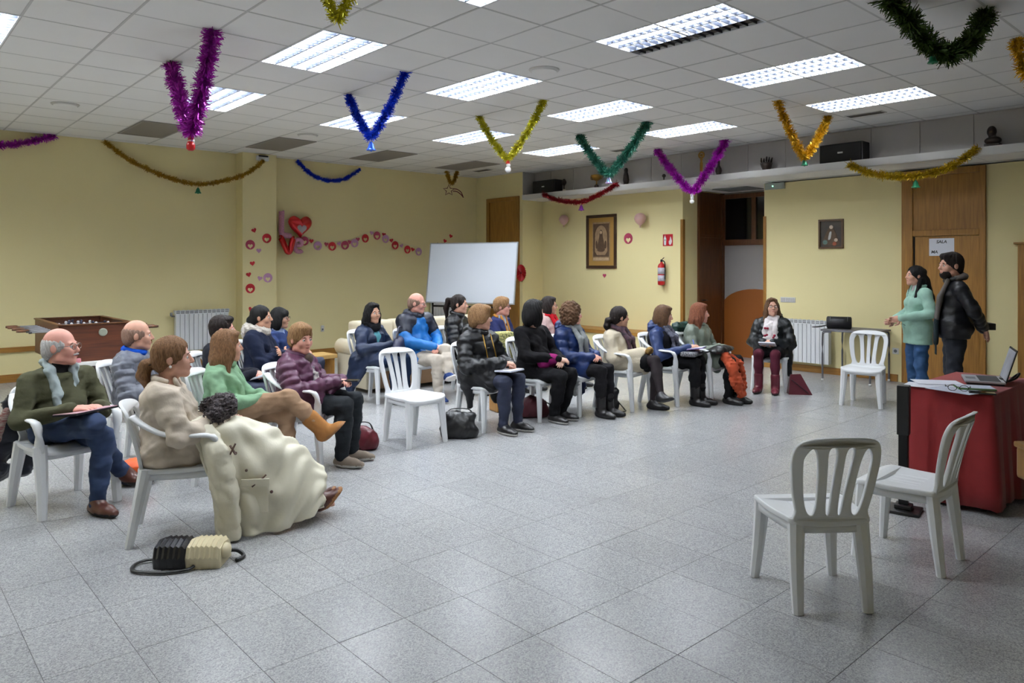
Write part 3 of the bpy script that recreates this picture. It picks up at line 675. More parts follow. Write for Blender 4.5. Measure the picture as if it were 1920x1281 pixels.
# ------------------------------------------------------------------ wall objects
# large framed picture (embroidered panel): x = out of wall towards hall is -X
def on_wall(name, label, cat, y, z, x=XR, group=None):
    t = thing(name, label, cat, (x, y, z), -math.pi/2, group); return t   # local x -> -Y (right in the photo), local y -> +X (into the wall)
pf = on_wall('framed_picture', 'tall dark framed devotional picture with ochre mount on recess wall', 'picture', 9.05, 2.04)
fw, fh = .365, .50; M_fr = wood('frame_wood', (66, 42, 28), (48, 30, 20))
for lo, hi in (((-fw,-.03,-fh),(fw,0,-fh+.055)), ((-fw,-.03,fh-.055),(fw,0,fh)), ((-fw,-.03,-fh+.055),(-fw+.055,0,fh-.055)), ((fw-.055,-.03,-fh+.055),(fw,0,fh-.055))): MB().bbox(lo, hi, .006).obj('frame_side', M_fr, pf)
MB().box((-fw+.05,-.012,-fh+.05), (fw-.05,0,fh-.05)).obj('mount', mat('ochre_mount', (176, 136, 66), .7), pf)
MB().box((-.21,-.016,-.36), (.21,-.011,.36)).obj('print', mat('sepia_print', (176, 146, 112), .8, var=.35, scale=14), pf)
def flat_on(loops, name, m, parent, ext=.0015, y=-.02):
    me = setmat(curve_mesh(name, loops, ext), m); return link(name, me, parent, (0, y, 0), (math.pi/2, 0, 0))
M_sep = mat('sepia_dark', (92, 68, 48), .8, var=.3, scale=20); M_sepl = mat('sepia_light', (206, 178, 144), .8, var=.2, scale=20)
arch = [(-.19,-.28),(.19,-.28),(.19,.33),(-.19,.33)]; hole = [(.15*math.cos(a), .10+.20*math.sin(a)) for a in [k*math.pi/14 for k in range(15)]]+[(-.155,-.18),(-.10,-.25),(.10,-.25),(.155,-.18)]
flat_on([arch, hole], 'border', M_sep, pf)
flat_on([smooth_loop([(0,.22),(.035,.18),(.04,.10),(.07,-.02),(.09,-.16),(0,-.19),(-.09,-.16),(-.07,-.02),(-.04,.10),(-.035,.18)], 3)], 'robed_figure', M_sep, pf)
flat_on([circle(.03, 16, (0,.17))], 'face', M_sepl, pf, y=-.023)
for s in (-1, 1): flat_on([smooth_loop([(s*.11,.02),(s*.13,-.03),(s*.125,-.12),(s*.09,-.12),(s*.085,-.03)], 3)], 'side_figure', M_sep, pf)
flat_on([[(-.19,-.35),(.19,-.35),(.19,-.30),(-.19,-.30)]], 'caption_band', M_sepl, pf)
# small framed picture
ps = on_wall('framed_picture', 'small square brown framed devotional painting above the radiator', 'picture', 4.905, 2.06, XW)
fw, fh = .185, .215; M_fr2 = wood('brown_frame', (92, 60, 24), (70, 44, 18))
for lo, hi in (((-fw,-.025,-fh),(fw,0,-fh+.028)), ((-fw,-.025,fh-.028),(fw,0,fh)), ((-fw,-.025,-fh+.028),(-fw+.028,0,fh-.028)), ((fw-.028,-.025,-fh+.028),(fw,0,fh-.028))): MB().bbox(lo, hi, .004).obj('frame_side', M_fr2, ps)
MB().box((-fw+.02,-.010,-fh+.02), (fw-.02,0,fh-.02)).obj('canvas', mat('dark_canvas', (56, 46, 36), .5, var=.4, scale=18), ps)
flat_on([smooth_loop([(0,.12),(.05,.06),(.10,-.06),(.12,-.16),(-.12,-.16),(-.10,-.06),(-.05,.06)], 3)], 'robe', mat('robe_brown', (96, 74, 52), .7, var=.4, scale=25), ps, y=-.012)
flat_on([circle(.028, 14, (.005,.10))], 'face', mat('paint_skin', (206, 188, 168), .7), ps, y=-.015)
flat_on([smooth_loop([(-.02,.02),(.01,.03),(-.005,-.07),(-.04,-.08)], 3)], 'white_collar', mat('paint_white', (196, 196, 190), .7), ps, y=-.015)
flat_on([circle(.035, 12, (-.085,-.12))], 'posy', mat('paint_teal', (110, 140, 130), .7, var=.4, scale=60), ps, y=-.015)
flat_on([circle(.026, 12, (.075,-.09))], 'bloom', mat('paint_cream', (200, 180, 160), .7), ps, y=-.015)
flat_on([circle(.03, 12, (.055,-.145))], 'ember', mat('paint_rust', (150, 76, 46), .7), ps, y=-.0165)
# fire sign and extinguisher
sg = on_wall('fire_sign', 'red and white extinguisher sign on recess wall', 'sign', 7.56, 2.03)
MB().box((-.10,-.006,-.10), (.10,0,.10)).obj('plate', mat('sign_red', (196, 22, 40), .4), sg)
M_sw = mat('sign_white', (235, 235, 235), .5)
flat_on([[(-.075,-.085),(-.035,-.085),(-.03,.03),(-.045,.05),(-.055,.085),(-.07,.05),(-.08,.03)]], 'extinguisher_symbol', M_sw, sg, y=-.007)
flat_on([smooth_loop([(.055,.06),(.075,.02),(.085,-.03),(.06,-.08),(.03,-.07),(.02,-.02),(.04,.0)], 3)], 'flame_symbol', M_sw, sg, y=-.007)
flat_on([circle(.009, 10, (-.055,.0))], 'symbol_dot', M_black, sg, y=-.009)
ex = on_wall('fire_extinguisher', 'red fire extinguisher with white label hung on recess wall', 'fire extinguisher', 7.64, 1.26)
MB().lathe([(.03,0),(.058,.006),(.062,.03),(.062,.32),(.05,.355),(.022,.38),(.02,.40)], 18, (0,-.075,0)).obj('cylinder', M_red, ex, True)
MB().lathe([(.0625,.07),(.0632,.07),(.0632,.17),(.0625,.17)], 18, (0,-.075,0)).obj('label_band', mat('label_white', (214, 210, 226), .5, var=.35, scale=40), ex, True)
MB().lathe([(.0625,.19),(.0632,.19),(.0632,.30),(.0625,.30)], 18, (0,-.075,0)).obj('label_band', MATS['label_white'], ex, True)
v = MB(); v.lathe([(.018,.395),(.02,.41),(.016,.44)], 10, (0,-.075,0)); v.tube([(0,-.075,.43),(.03,-.08,.45),(.06,-.085,.47)], .007, 6); v.tube([(0,-.075,.425),(.04,-.08,.42),(.055,-.085,.405)], .007, 6); v.obj('valve', M_blackm, ex, True)
MB().tube(smooth_path([(-.01,-.075,.42),(.06,-.075,.40),(.075,-.075,.3),(.07,-.075,.1)], 5), .009, 8).obj('hose', M_black, ex, True)
MB().box((-.03,-.03,.25), (.03,0,.33)).obj('wall_bracket', M_blackm, ex)
# switches, socket, emergency light
sp = on_wall('light_switches', 'triple white light switch plate beside the corridor', 'light switch', 5.575, 1.07, XW)
MB().bbox((-.12,-.008,-.04), (.12,0,.04), .003).obj('plate', M_white, sp)
for k in range(3): MB().bbox((-.11+k*.075,-.014,-.03), (-.045+k*.075,-.006,.03), .003).obj('rocker', M_panelw, sp)
sk = on_wall('wall_socket', 'white socket low on the wall beside the oak door', 'socket', 4.01, .42, XW)
MB().bbox((-.042,-.008,-.042), (.042,0,.042), .003).obj('plate', M_white, sk); MB().lathe([(.022,0),(.022,.003)], 16, (0,-.0085,0), T=Matrix.Rotation(math.pi/2, 3, 'X')).obj('socket_face', M_radg, sk)
sk = thing('wall_socket', 'white socket low on the long yellow wall', 'socket', (6.25, YW, .47)); MB().bbox((-.03,-.01,-.055), (.03,0,.055), .003).obj('plate', M_white, sk); MB().box((-.015,-.012,-.03), (.015,-.009,.0)).obj('socket_face', M_radg, sk)
el = on_wall('emergency_light', 'emergency light with small green lamp over the corridor', 'emergency light', 5.78, 2.83, XW)
MB().bbox((-.16,-.05,-.05), (.16,0,.05), .008).obj('housing', mat('pale_diffuser', (170, 178, 172), .35), el)
MB().ball((-.02,-.052,0), .008, 8, 6).obj('lamp', mat('green_lamp', (120, 255, 190), .3, emit=6), el)
bx = thing('alarm_sounder', 'small grey box high on the pillar under the ceiling', 'alarm', (5.02, 11.78, 3.36)); MB().bbox((-.10,-.06,-.04), (.10,0,.04), .008).obj('case', M_rad, bx); MB().bbox((-.08,-.075,.02), (.08,-.06,.045), .004).obj('cover', M_black, bx)
# notice on the door
pn = on_wall('paper_notice', 'white paper notice with black capitals on oak door', 'notice', 3.43, 1.84, XW-.022)
MB().box((-.15,-.002,-.115), (.15,-.0005,.115)).obj('sheet', M_paper, pn)
def text_mesh(s, size, name='lettering'):
    cu = bpy.data.curves.new(name, 'FONT'); cu.body = s; cu.size = size; cu.align_x = 'CENTER'; cu.align_y = 'CENTER'; cu.extrude = .0004; cu.shear = .15; cu.offset = .0012
    return setmat(curve_to_mesh(name, cu), M_black)
link('lettering', text_mesh('SALA', .055), pn, (0, -.003, .068), (math.pi/2, 0, 0))
link('lettering', text_mesh('MA', .055), pn, (-.085, -.003, -.065), (math.pi/2, 0, 0))

# ------------------------------------------------------------------ paper hearts, balloons
M_pred = mat('paper_red', (196, 28, 40), .6); M_prose = mat('paper_rose', (186, 66, 96), .6); M_plil = mat('paper_lilac', (206, 152, 190), .6)
ringl = [circle(.078, 28), [(a*.62+0, b*.62-.012) for a, b in heart_loop(.16)][::-1]]
def heart_cut(): return [circle(.078, 28), [(a, b-.022) for a, b in heart_loop(.085)]]
ring_me = {k: setmat(curve_mesh('heart_ring', heart_cut(), .0015), m) for k, m in (('r', M_pred), ('o', M_prose), ('l', M_plil))}
hrt_me = {k: setmat(curve_mesh('paper_heart', [heart_loop(.085)], .0015), m) for k, m in (('r', M_pred), ('o', M_prose), ('l', M_plil))}
gl = thing('heart_garland', 'string of red and lilac paper rings and hearts across wall', 'garland', (7.0, YW-.012, 2.0))
G = [(570,452,'o'),(595,461,'l'),(622,462,'r'),(646,460,'o'),(664,456,'l'),(684,447,'r'),(706,442,'o'),(722,448,'l'),(740,460,'r'),(763,468,'r'),(784,472,'l')]
GH = [(583,452,'r'),(611,458,'o'),(635,457,'l'),(655,454,'o'),(670,449,'o'),(696,437,'l'),(719,440,'r'),(733,451,'r'),(752,461,'l'),(773,468,'r')]
def lw(px, py):   # metric place of a garland piece on the long wall (measured)
    t = (px-960)/1378.4; dx, dy = .6676+t*.7445, .7445-t*.6676; d = YW/dy
    return d*dx, CAM_H-(py-497.6)*d/1378.4
pts = []
for px, py, k in G:
    x, z_ = lw(px, py); link('paper_ring', ring_me[k], gl, (x-7.0, -.004, z_-2.0), (math.pi/2, 0, random.uniform(-.1,.1)))
for px, py, k in GH:
    x, z_ = lw(px, py); link('paper_heart', hrt_me[k], gl, (x-7.0, -.002, z_-2.0), (math.pi/2, random.uniform(-.4,.4), 0))
P_ = [(lw(px, py-9)[0]-7.0, 0, lw(px, py-9)[1]-2.0) for px, py, k in G]
MB().tube(smooth_path(P_, 3), .002, 5).obj('string', M_white, gl)
PILL = [(500,447,'R','r',''),(469,459,'R','o',''),(502,521,'R','l',''),(469,541,'R','r','')]
pl_lab = ['red paper ring high on the right of the pillar','rose paper ring on the left of the pillar','lilac paper ring on the right of the pillar','red paper ring low on the left of the pillar']
def lp_(px, py):
    t = (px-960)/1378.4; dx, dy = .6676+t*.7445, .7445-t*.6676; d = 11.78/dy
    return d*dx, CAM_H-(py-497.6)*d/1378.4
for (px, py, _, k, _), lb in zip(PILL, pl_lab):
    x, z_ = lp_(px, py); o = link('paper_ring', ring_me[k], None, (x, 11.777, z_), (math.pi/2, 0, 0)); tag(o, lb, 'paper decoration', 'paper rings on the pillar')
for px, py, k, lb in ((476,432,'r','topmost small red paper heart on the pillar'),(485,470,'l','small lilac paper heart under the rose ring on pillar'),(473,494,'r','small red paper heart halfway down the pillar'),(466,515,'r','small red heart at the left beside the lilac ring'),(487,522,'l','small lilac heart touching the lilac ring'),(470,580,'r','lowest small red paper heart on the pillar')):
    x, z_ = lp_(px, py); o = link('paper_heart', hrt_me[k], None, (x, 11.777, z_), (math.pi/2, random.uniform(-.5,.5), 0)); tag(o, lb, 'paper decoration', 'paper hearts on the pillar')
for px, py, lb in ((834,452,'small red paper heart just above the whiteboard edge'),(845,443,'small red paper heart above and right of its twin over the whiteboard')):
    x, z_ = lw(px, py); o = link('paper_heart', hrt_me['r'], None, (x, YW-.003, z_), (math.pi/2, .4, 0)); tag(o, lb, 'paper decoration')
o = link('paper_ring', ring_me['o'], None, (XR-.003, 8.42, 2.08), (math.pi/2, 0, -math.pi/2)); o.scale = (1.25,)*3; tag(o, 'rose paper ring with heart hole beside the framed picture', 'paper decoration')
o = link('paper_heart', hrt_me['o'], None, (XR-.003, 8.98, 1.41), (math.pi/2, 0, -math.pi/2)); tag(o, 'small rose paper heart under the framed picture', 'paper decoration')
def balloon(x, y, z_, r, m, label, name='balloon', sq=1.0):
    t = thing(name, label, 'balloon', (x, y, z_))
    mb = MB(); mb.lathe([(.01,-r*1.12),(r*.35,-r*.93),(r*.72,-r*.6),(r*.95,-r*.15),(r,.1*r),(r*.9,r*.5),(r*.6,r*.83),(r*.25,r*.97),(.005,r)], 24)
    mb.obj('skin', m, t, True); MB().lathe([(.018,-.03),(.006,0)], 10, (0,0,-r*1.12)).obj('knot', m, t, True); return t
M_bal = mat('pale_pink_latex', (226, 184, 176), .35, spec=.5)
balloon(XR-.10, 9.93, 2.48, .095, M_bal, 'pale pink balloon on recess wall left of the framed picture')
balloon(XR-.12, 8.06, 2.41, .105, M_bal, 'pale pink balloon on recess wall right of the framed picture')
# folded paper rosette
rs = thing('paper_rosette', 'round red folded paper rosette beside the whiteboard', 'rosette', (X1-.03, 10.62, 1.45))
mb = MB(); n = 48; vs = [(0,0,.0)]; fs = []
for k in range(n): a = 2*math.pi*k/n; q = .028 if k % 2 else .002; vs.append((-q, .145*math.cos(a), .165*math.sin(a)))
vs.append((.02,0,0))
for k in range(n): fs.append((0, 1+k, 1+(k+1) % n)); fs.append((n+1, 1+(k+1) % n, 1+k))
mb.add(vs, fs).obj('pleats', M_red, rs); MB().ball((-.01,0,0), (.012,.022,.022), 10, 6).obj('centre', mat('rosette_dark', (110, 12, 20), .6), rs)
# LOVE foil balloon (pink letters, red heart)
lv = thing('foil_balloon', 'LOVE foil balloon with red heart on wall beside pillar', 'balloon', (5.68, YW-.10, 2.16))
M_fr_ = mat('red_foil', (206, 18, 24), .16, metal=.45, coat=.5); M_fp = mat('pink_foil', (214, 148, 176), .3, metal=.15, var=.3, scale=50); M_fs = mat('silver_foil', (196, 188, 196), .25, metal=.3)
def puff(loop, name, m, x, z_, th, s=1.0, rot=0):
    # inflated outline: rings shrinking towards the middle, bulging forwards and backwards
    n = len(loop); cx = sum(p[0] for p in loop)/n; cz = sum(p[1] for p in loop)/n; vs = []; fs = []; rows = 6
    for side in (-1, 1):
        base_ = len(vs)
        for r in range(rows):
            q = 1-r/rows; hgt = th*math.sqrt(1-q*q)
            for px, pz in loop: vs.append(((cx+(px-cx)*q)*s+x, side*hgt, (cz+(pz-cz)*q)*s+z_))
        vs.append((cx*s+x, side*th, cz*s+z_))
        for r in range(rows-1):
            for k in range(n):
                f = (base_+r*n+k, base_+r*n+(k+1) % n, base_+(r+1)*n+(k+1) % n, base_+(r+1)*n+k); fs.append(f if side < 0 else f[::-1])
        c = base_+rows*n
        for k in range(n): f = (base_+(rows-1)*n+k, base_+(rows-1)*n+(k+1) % n, c); fs.append(f if side < 0 else f[::-1])
    return MB().add(vs, fs).obj(name, m, lv, True)
puff(heart_loop(1.0, 40), 'heart_letter_o', M_fr_, .10, .13, .09, .44, 0)
flat_on([heart_loop(.17)], 'silver_heart', M_fs, lv, .003, -.088).location = (.09, -.09, .07)
def bar(pts, name, r, m): return MB().tube(pts, [(q*.55, q*.55) if k in (0, len(pts)-1) else (q, q) for k, q in enumerate([r]*len(pts))], 12, up=(0,1,0)).obj(name, m, lv, True)
bar(smooth_path([(-.24,0,.36),(-.24,0,.33),(-.245,0,.1),(-.24,0,.0),(-.21,0,-.04),(-.10,0,-.055),(-.07,0,-.055)], 4), 'letter_l', .048, M_fp)
bar(smooth_path([(-.27,-.02,-.09),(-.25,-.02,-.11),(-.16,-.02,-.30),(-.12,-.02,-.33),(-.09,-.02,-.29),(-.05,-.02,-.12),(-.04,-.02,-.10)], 4), 'letter_v', .05, M_fr_)
bar(smooth_path([(.02,0,-.20),(.06,0,-.21),(.11,0,-.20),(.12,0,-.14),(.06,0,-.11),(.0,0,-.15),(-.01,0,-.24),(.03,0,-.31),(.10,0,-.32),(.13,0,-.30)], 4), 'letter_e', .04, M_fp)

# ------------------------------------------------------------------ things on the ledge
ZS = 2.977
def speaker(y0, y1, h, label):
    w = y0-y1; t = thing('loudspeaker', label, 'loudspeaker', (9.985, (y0+y1)/2, ZS), -math.pi/2)
    MB().bbox((-w/2,-.10,0), (w/2,.12,h), .012).obj('cabinet', M_black, t)
    MB().bbox((-w/2+.015,-.112,.015), (w/2-.015,-.098,h-.015), .006).obj('grille', mat('speaker_cloth', (30, 30, 32), .8, bump=.3, bscale=400), t)
    MB().box((-.035,-.116,h*.48), (.035,-.111,h*.48+.022)).obj('badge', M_rad, t)
speaker(10.42, 9.82, .26, 'black loudspeaker at the far left end of the ledge')
speaker(4.70, 4.12, .265, 'black loudspeaker on the ledge above the small painting')
def trophy(y, label, parts, name='trophy', x=9.98, cat='trophy'):
    t = thing(name, label, cat, (x, y, ZS))
    for nm, prof, m in parts: MB().lathe(prof, 16).obj(nm, m, t, True)
    return t
M_gold = mat('trophy_gold', (170, 130, 60), .3, metal=.8); M_brz = mat('bronze', (46, 36, 32), .45, metal=.3); M_mar = mat('pale_marble', (200, 196, 186), .4)
trophy(9.66, 'small trophy on pale foot beside the left loudspeaker', [('foot', [(.03,0),(.03,.05),(.012,.055)], M_mar), ('stem', [(.008,.055),(.008,.12),(.02,.13)], M_brz), ('disc', [(.02,.13),(.045,.17),(.045,.20),(.02,.25)], M_brz)])
t = trophy(8.85, 'golden cup trophy with dark foot behind the green tinsel', [('foot', [(.045,0),(.04,.06),(.02,.08)], M_brz), ('stem', [(.012,.08),(.012,.14)], M_gold), ('cup', [(.02,.14),(.07,.17),(.10,.22),(.105,.25),(.09,.25),(.02,.17)], M_gold)])
for s in (-1, 1): MB().tube(smooth_path([(0,s*.09,.24),(0,s*.14,.23),(0,s*.13,.18),(0,s*.06,.17)], 4), .007, 6).obj('handle', M_gold, t, True)
trophy(8.17, 'dark slender statuette on ledge right of green tinsel', [('foot', [(.06,0),(.055,.03),(.04,.04)], M_brz), ('figure', [(.04,.04),(.055,.10),(.045,.18),(.03,.24),(.035,.28),(.02,.31)], M_brz)], 'statuette', cat='statuette')
trophy(7.37, 'tiny dark trophy on pale foot by purple tinsel', [('foot', [(.05,0),(.05,.03),(.015,.035)], M_mar), ('bowl', [(.01,.035),(.012,.07),(.035,.10),(.02,.13)], M_brz)])
trophy(6.65, 'tall thin golden trophy topped with round emblem', [('foot', [(.05,0),(.05,.02),(.025,.025)], M_brz), ('stem', [(.025,.025),(.024,.24),(.016,.26),(.022,.30),(.012,.32)], M_gold)]) 
t_ = thing('trophy_emblem', 'round gold wreath on the tall thin trophy', 'trophy', (9.98, 6.65, ZS+.345)); MB().tube([(0,.045*math.cos(2*math.pi*k/20),.045*math.sin(2*math.pi*k/20)+.02) for k in range(20)], .014, 8, closed=True, up=(1,0,0)).obj('wreath', M_gold, t_, True); MB().ball((0,0,.02), (.01,.022,.022), 10, 6).obj('boss', M_gold, t_, True)
trophy(6.34, 'dark vase-like statuette beside the tall thin trophy', [('foot', [(.04,0),(.03,.02),(.05,.08),(.045,.12),(.02,.17),(.022,.24),(.01,.27)], M_brz)], 'statuette', cat='statuette')
t = thing('hand_sculpture', 'dark open cupped-hand sculpture on the ledge', 'sculpture', (9.98, 5.54, ZS))
MB().lathe([(.05,0),(.055,.02),(.075,.07),(.09,.12),(.07,.13),(.02,.09)], 16).obj('palm', M_brz, t, True)
for k in range(5): yk = -.07+k*.035; MB().tube([(0,yk,.11),(.0,yk*1.15,.16),(.01,yk*1.25,.195+.012*(k % 3))], [.016,.014,.009], 8).obj('finger', M_brz, t, True)
t = thing('bust', 'dark bronze bust at the right end of the ledge', 'bust', (9.98, 2.66, ZS))
MB().bbox((-.06,-.08,0), (.06,.08,.05), .006).obj('plinth', M_brz, t); mb = MB(); mb.ball((0,0,.09), (.06,.09,.05), 14, 8); mb.tube([(0,0,.1),(0,.01,.16)], [.045,.04], 10); mb.ball((-.01,.01,.195), (.058,.05,.068), 14, 10); mb.ball((-.06,.012,.19), (.014,.012,.014), 8, 6); mb.obj('head_and_shoulders', M_brz, t, True)
tag(MB().bbox((-.04,-.16,0), (.04,.16,.012), .003).obj('flat_box', M_brz, loc=(9.95, 7.72, ZS)), 'flat dark strip lying on the ledge behind green tinsel', 'box')
tag(MB().bbox((-.05,-.14,0), (.05,.14,.015), .003).obj('flat_box', M_brz, loc=(9.98, 3.35, ZS)), 'flat dark plaque lying on the ledge left of bust', 'box')

# ------------------------------------------------------------------ tinsel garlands
def tinsel(pts, rad, mname, col, label, dens=1500, col2=None, end=None):
    mt = mat(mname, col, .18, metal=.45, var=.0, col2=col2, scale=30)
    P = np.array(smooth_path(pts, 14)); seg = np.linalg.norm(np.diff(P, axis=0), axis=1); cum = np.r_[0, np.cumsum(seg)]; Ln = cum[-1]
    org = P.mean(0); t = thing('tinsel_garland', label, 'tinsel', tuple(org), 0, 'tinsel garlands')
    Q = P-org; MB().tube([tuple(p) for p in Q[::3]], .006, 5).obj('cord', mt, t)
    n = int(dens*1.15*Ln); u = rng.uniform(0, Ln, n); idx = np.clip(np.searchsorted(cum, u)-1, 0, len(seg)-1); f = ((u-cum[idx])/seg[idx])[:, None]
    c = Q[idx]*(1-f)+Q[idx+1]*f; T = (Q[idx+1]-Q[idx])/seg[idx][:, None]
    rv = rng.normal(size=(n, 3)); d = rv-(rv*T).sum(1)[:, None]*T; d /= np.linalg.norm(d, axis=1)[:, None]
    d = d*.92+T*rng.uniform(-.75, .75, n)[:, None]; side = np.cross(d, rng.normal(size=(n, 3))); side /= np.linalg.norm(side, axis=1)[:, None]
    ln = rad*(.45+.75*rng.random(n)**.8)*(1+.16*np.sin(u*31)+.1*np.sin(u*57+1)); w = (.0024+rad*.026)
    tip = c+d*ln[:, None]; mid = c+d*ln[:, None]*.5+np.cross(d, side)*rad*.08
    V = np.stack([c-side*w, c+side*w, mid+side*w, mid-side*w, tip+side*w*.7, tip-side*w*.7], 1).reshape(-1, 3)
    b_ = np.arange(n)[:, None]*6; F = np.concatenate([b_+np.array([[0,1,2,3]]), b_+np.array([[3,2,4,5]])], 0)
    me = bpy.data.meshes.new('foil_fringe'); me.from_pydata(V.tolist(), [], F.tolist()); me.materials.append(mt)
    o = link('foil_fringe', me, t); o['kind'] = 'stuff'; return t
def vee(A, B, M, drop, k=.30):
    A, B, M = map(np.array, (A, B, M)); M = M.astype(float).copy(); M[2] -= drop
    q = lambda a, t, s: tuple(a*(1-t)+M*t+np.array([0, 0, -s]))
    return [tuple(A), q(A, .35, .05), q(A, .72, .05), tuple(M), q(B, .72, .05), q(B, .35, .05), tuple(B)]
Z = CEIL
tinsel(vee((2.09,5.81,Z),(2.15,7.03,Z),(2.12,6.42,Z),.71), .078, 'purple_foil', (196, 40, 196), 'large purple tinsel loop hanging from ceiling with red ornament', 2100)
tinsel(vee((3.91,5.88,Z),(3.96,7.06,Z),(3.94,6.55,Z),.52), .054, 'blue_foil', (20, 70, 236), 'blue tinsel loop hanging from ceiling with blue bell', 2100)
tinsel(vee((5.71,5.83,Z),(5.74,7.02,Z),(5.72,6.45,Z),.58), .052, 'lime_gold_foil', (232, 224, 50), 'yellow tinsel loop hanging from ceiling with snowman ornament', 2000)
tinsel(vee((7.56,5.83,Z),(7.61,7.08,Z),(7.59,6.51,Z),.60), .072, 'teal_green_foil', (70, 146, 124), 'dark green tinsel loop hanging over the ledge trophies', 2000)
tinsel(vee((9.51,5.91,Z),(9.47,7.14,Z),(9.49,6.49,Z),.71), .072, 'magenta_foil', (216, 44, 220), 'purple tinsel loop hanging before the dim corridor', 2000)
tinsel(vee((7.66,4.12,Z),(8.95,4.14,Z),(8.31,4.13,Z),.56), .058, 'gold_foil', (255, 200, 44), 'bright gold tinsel loop left of the right loudspeaker', 2000)
tinsel([(5.30,2.06,Z+.02),(5.44,1.97,Z-.12),(5.6,1.89,Z-.28),(5.74,1.82,Z-.34),(5.88,1.75,Z-.30),(6.0,1.69,Z-.15),(6.06,1.66,Z)], .085, 'olive_green_foil', (96, 122, 56), 'thick olive green tinsel loop at the top right', 3000, col2=(60, 84, 36))
tinsel([(7.01,1.71,Z),(7.03,1.69,Z-.15),(7.08,1.62,Z-.36),(7.16,1.52,Z-.5),(7.3,1.35,Z-.52)], .062, 'gold_foil', (255, 200, 44), 'gold tinsel hanging at the right edge of frame', 2000)
tinsel(vee((2.1,4.1,Z),(2.1,3.5,Z),(2.1,3.86,Z),.40), .045, 'lime_gold_foil', (232, 224, 50), 'short yellow tinsel end hanging at the top edge', 1800)
YT = YW-.07
tinsel([(.6,YT,3.2),(1.05,YT,3.16),(1.5,YT,3.22),(1.8,YT,3.30),(2.12,YT,3.42)], .058, 'purple_foil', (196, 40, 196), 'purple tinsel swag at the left edge of the yellow wall', 1600)
tinsel([(2.74,YT,3.41),(3.1,YT,3.16),(3.6,YT,2.96),(4.05,YT-.05,2.88),(4.5,YT-.2,2.98),(4.75,YT-.32,3.10),(5.02,11.70,3.32)], .045, 'ochre_foil', (206, 160, 40), 'ochre gold tinsel swag from ceiling to the pillar', 1600)
tinsel([(5.74,YT,3.41),(6.0,YT,3.20),(6.3,YT,3.12),(6.65,YT,3.17),(6.98,YT,3.38)], .045, 'blue_foil', (20, 70, 236), 'blue tinsel swag on the wall right of the pillar', 1600)
tinsel(vee((8.60,11.5,Z),(8.74,11.34,Z),(8.67,11.42,Z),.24), .05, 'ochre_foil', (206, 160, 40), 'short ochre tinsel loop holding the shooting star', 1800)
XT = X1-.06
tinsel([(XT,9.98,2.95),(XT,9.7,2.84),(XT,9.3,2.76),(XT,9.0,2.74),(XT,8.7,2.80),(XT,8.4,2.90),(XT,8.17,3.0)], .052, 'dark_red_foil', (160, 26, 36), 'dark red tinsel swag along the ledge edge', 1800)
tinsel([(XT,4.24,2.93),(XT,4.0,2.80),(XT,3.7,2.72),(XT,3.42,2.70),(XT,3.15,2.74),(XT,2.9,2.85),(XT,2.75,2.97)], .058, 'old_gold_foil', (222, 188, 36), 'old gold tinsel swag on the ledge above oak door', 1800)
# ornaments hanging from the tinsel
def bell(x, y, z_, m, label, s=1.0):
    t = thing('bell_ornament', label, 'ornament', (x, y, z_), 0, 'hanging bell ornaments')
    MB().lathe([(.048*s,-.085*s),(.050*s,-.078*s),(.036*s,-.06*s),(.026*s,-.02*s),(.012*s,0),(.004*s,.01*s)], 16).obj('bell', m, t, True)
    MB().ball((0,0,-.085*s), .012*s, 8, 6).obj('clapper', m, t, True); MB().tube([(0,0,.005),(0,0,.05)], .002, 5).obj('string', M_white, t)
M_bb = mat('blue_bell', (60, 110, 230), .2, metal=.4); M_bg = mat('green_bell', (40, 130, 90), .3, metal=.3); M_bp = mat('purple_bell', (140, 60, 170), .2, metal=.4); M_bm = mat('pink_teal_bell', (200, 90, 190), .25, metal=.4, col2=(90, 190, 190), scale=40)
bell(3.94,6.55,Z-.58,M_bb,'blue bell ornament under the hanging blue tinsel'); bell(7.59,6.51,Z-.65,M_bm,'pink bell ornament under the dark green tinsel'); bell(8.31,4.13,Z-.60,M_bg,'small green bell ornament under bright gold tinsel', .8)
bell(4.05,YT-.05,2.82,M_bg,'green bell ornament under the ochre wall swag'); bell(XT,9.0,2.68,M_bp,'purple bell ornament under the dark red swag', 1.1); bell(XT,3.42,2.64,M_bg,'green bell ornament under swag over oak door'); bell(5.64,1.87,Z-.36,M_bg,'green bell ornament on the thick olive tinsel', .7)
t = thing('gnome_ornament', 'red and white ornament under the large purple tinsel', 'ornament', (2.12,6.42,Z-.74))
MB().lathe([(.02,-.13),(.034,-.115),(.036,-.08),(.025,-.055)], 14).obj('body', M_red, t, True); MB().ball((.008,0,-.05), (.024,.024,.026), 10, 8).obj('beard', M_white, t, True); MB().lathe([(.026,-.04),(.016,0),(.003,.04)], 12).obj('hat', M_red, t, True)
def snowman(x, y, z_, label, hat):
    t = thing('snowman_ornament', label, 'ornament', (x, y, z_), 0, 'snowman ornaments')
    MB().ball((0,0,-.115), .036, 12, 8).obj('lower_ball', M_white, t, True); MB().ball((.006,0,-.062), .026, 12, 8).obj('upper_ball', M_white, t, True)
    MB().lathe([(.03,-.044),(.022,-.036),(.02,-.008),(.004,0)], 12).obj('hat', hat, t, True); MB().tube([(0,0,0),(0,0,.04)], .002, 5).obj('string', M_white, t)
snowman(5.72,6.45,Z-.60,'snowman ornament with red hat under the yellow tinsel', M_red); snowman(9.49,6.49,Z-.75,'white snowman ornament under purple tinsel by the corridor', M_white)
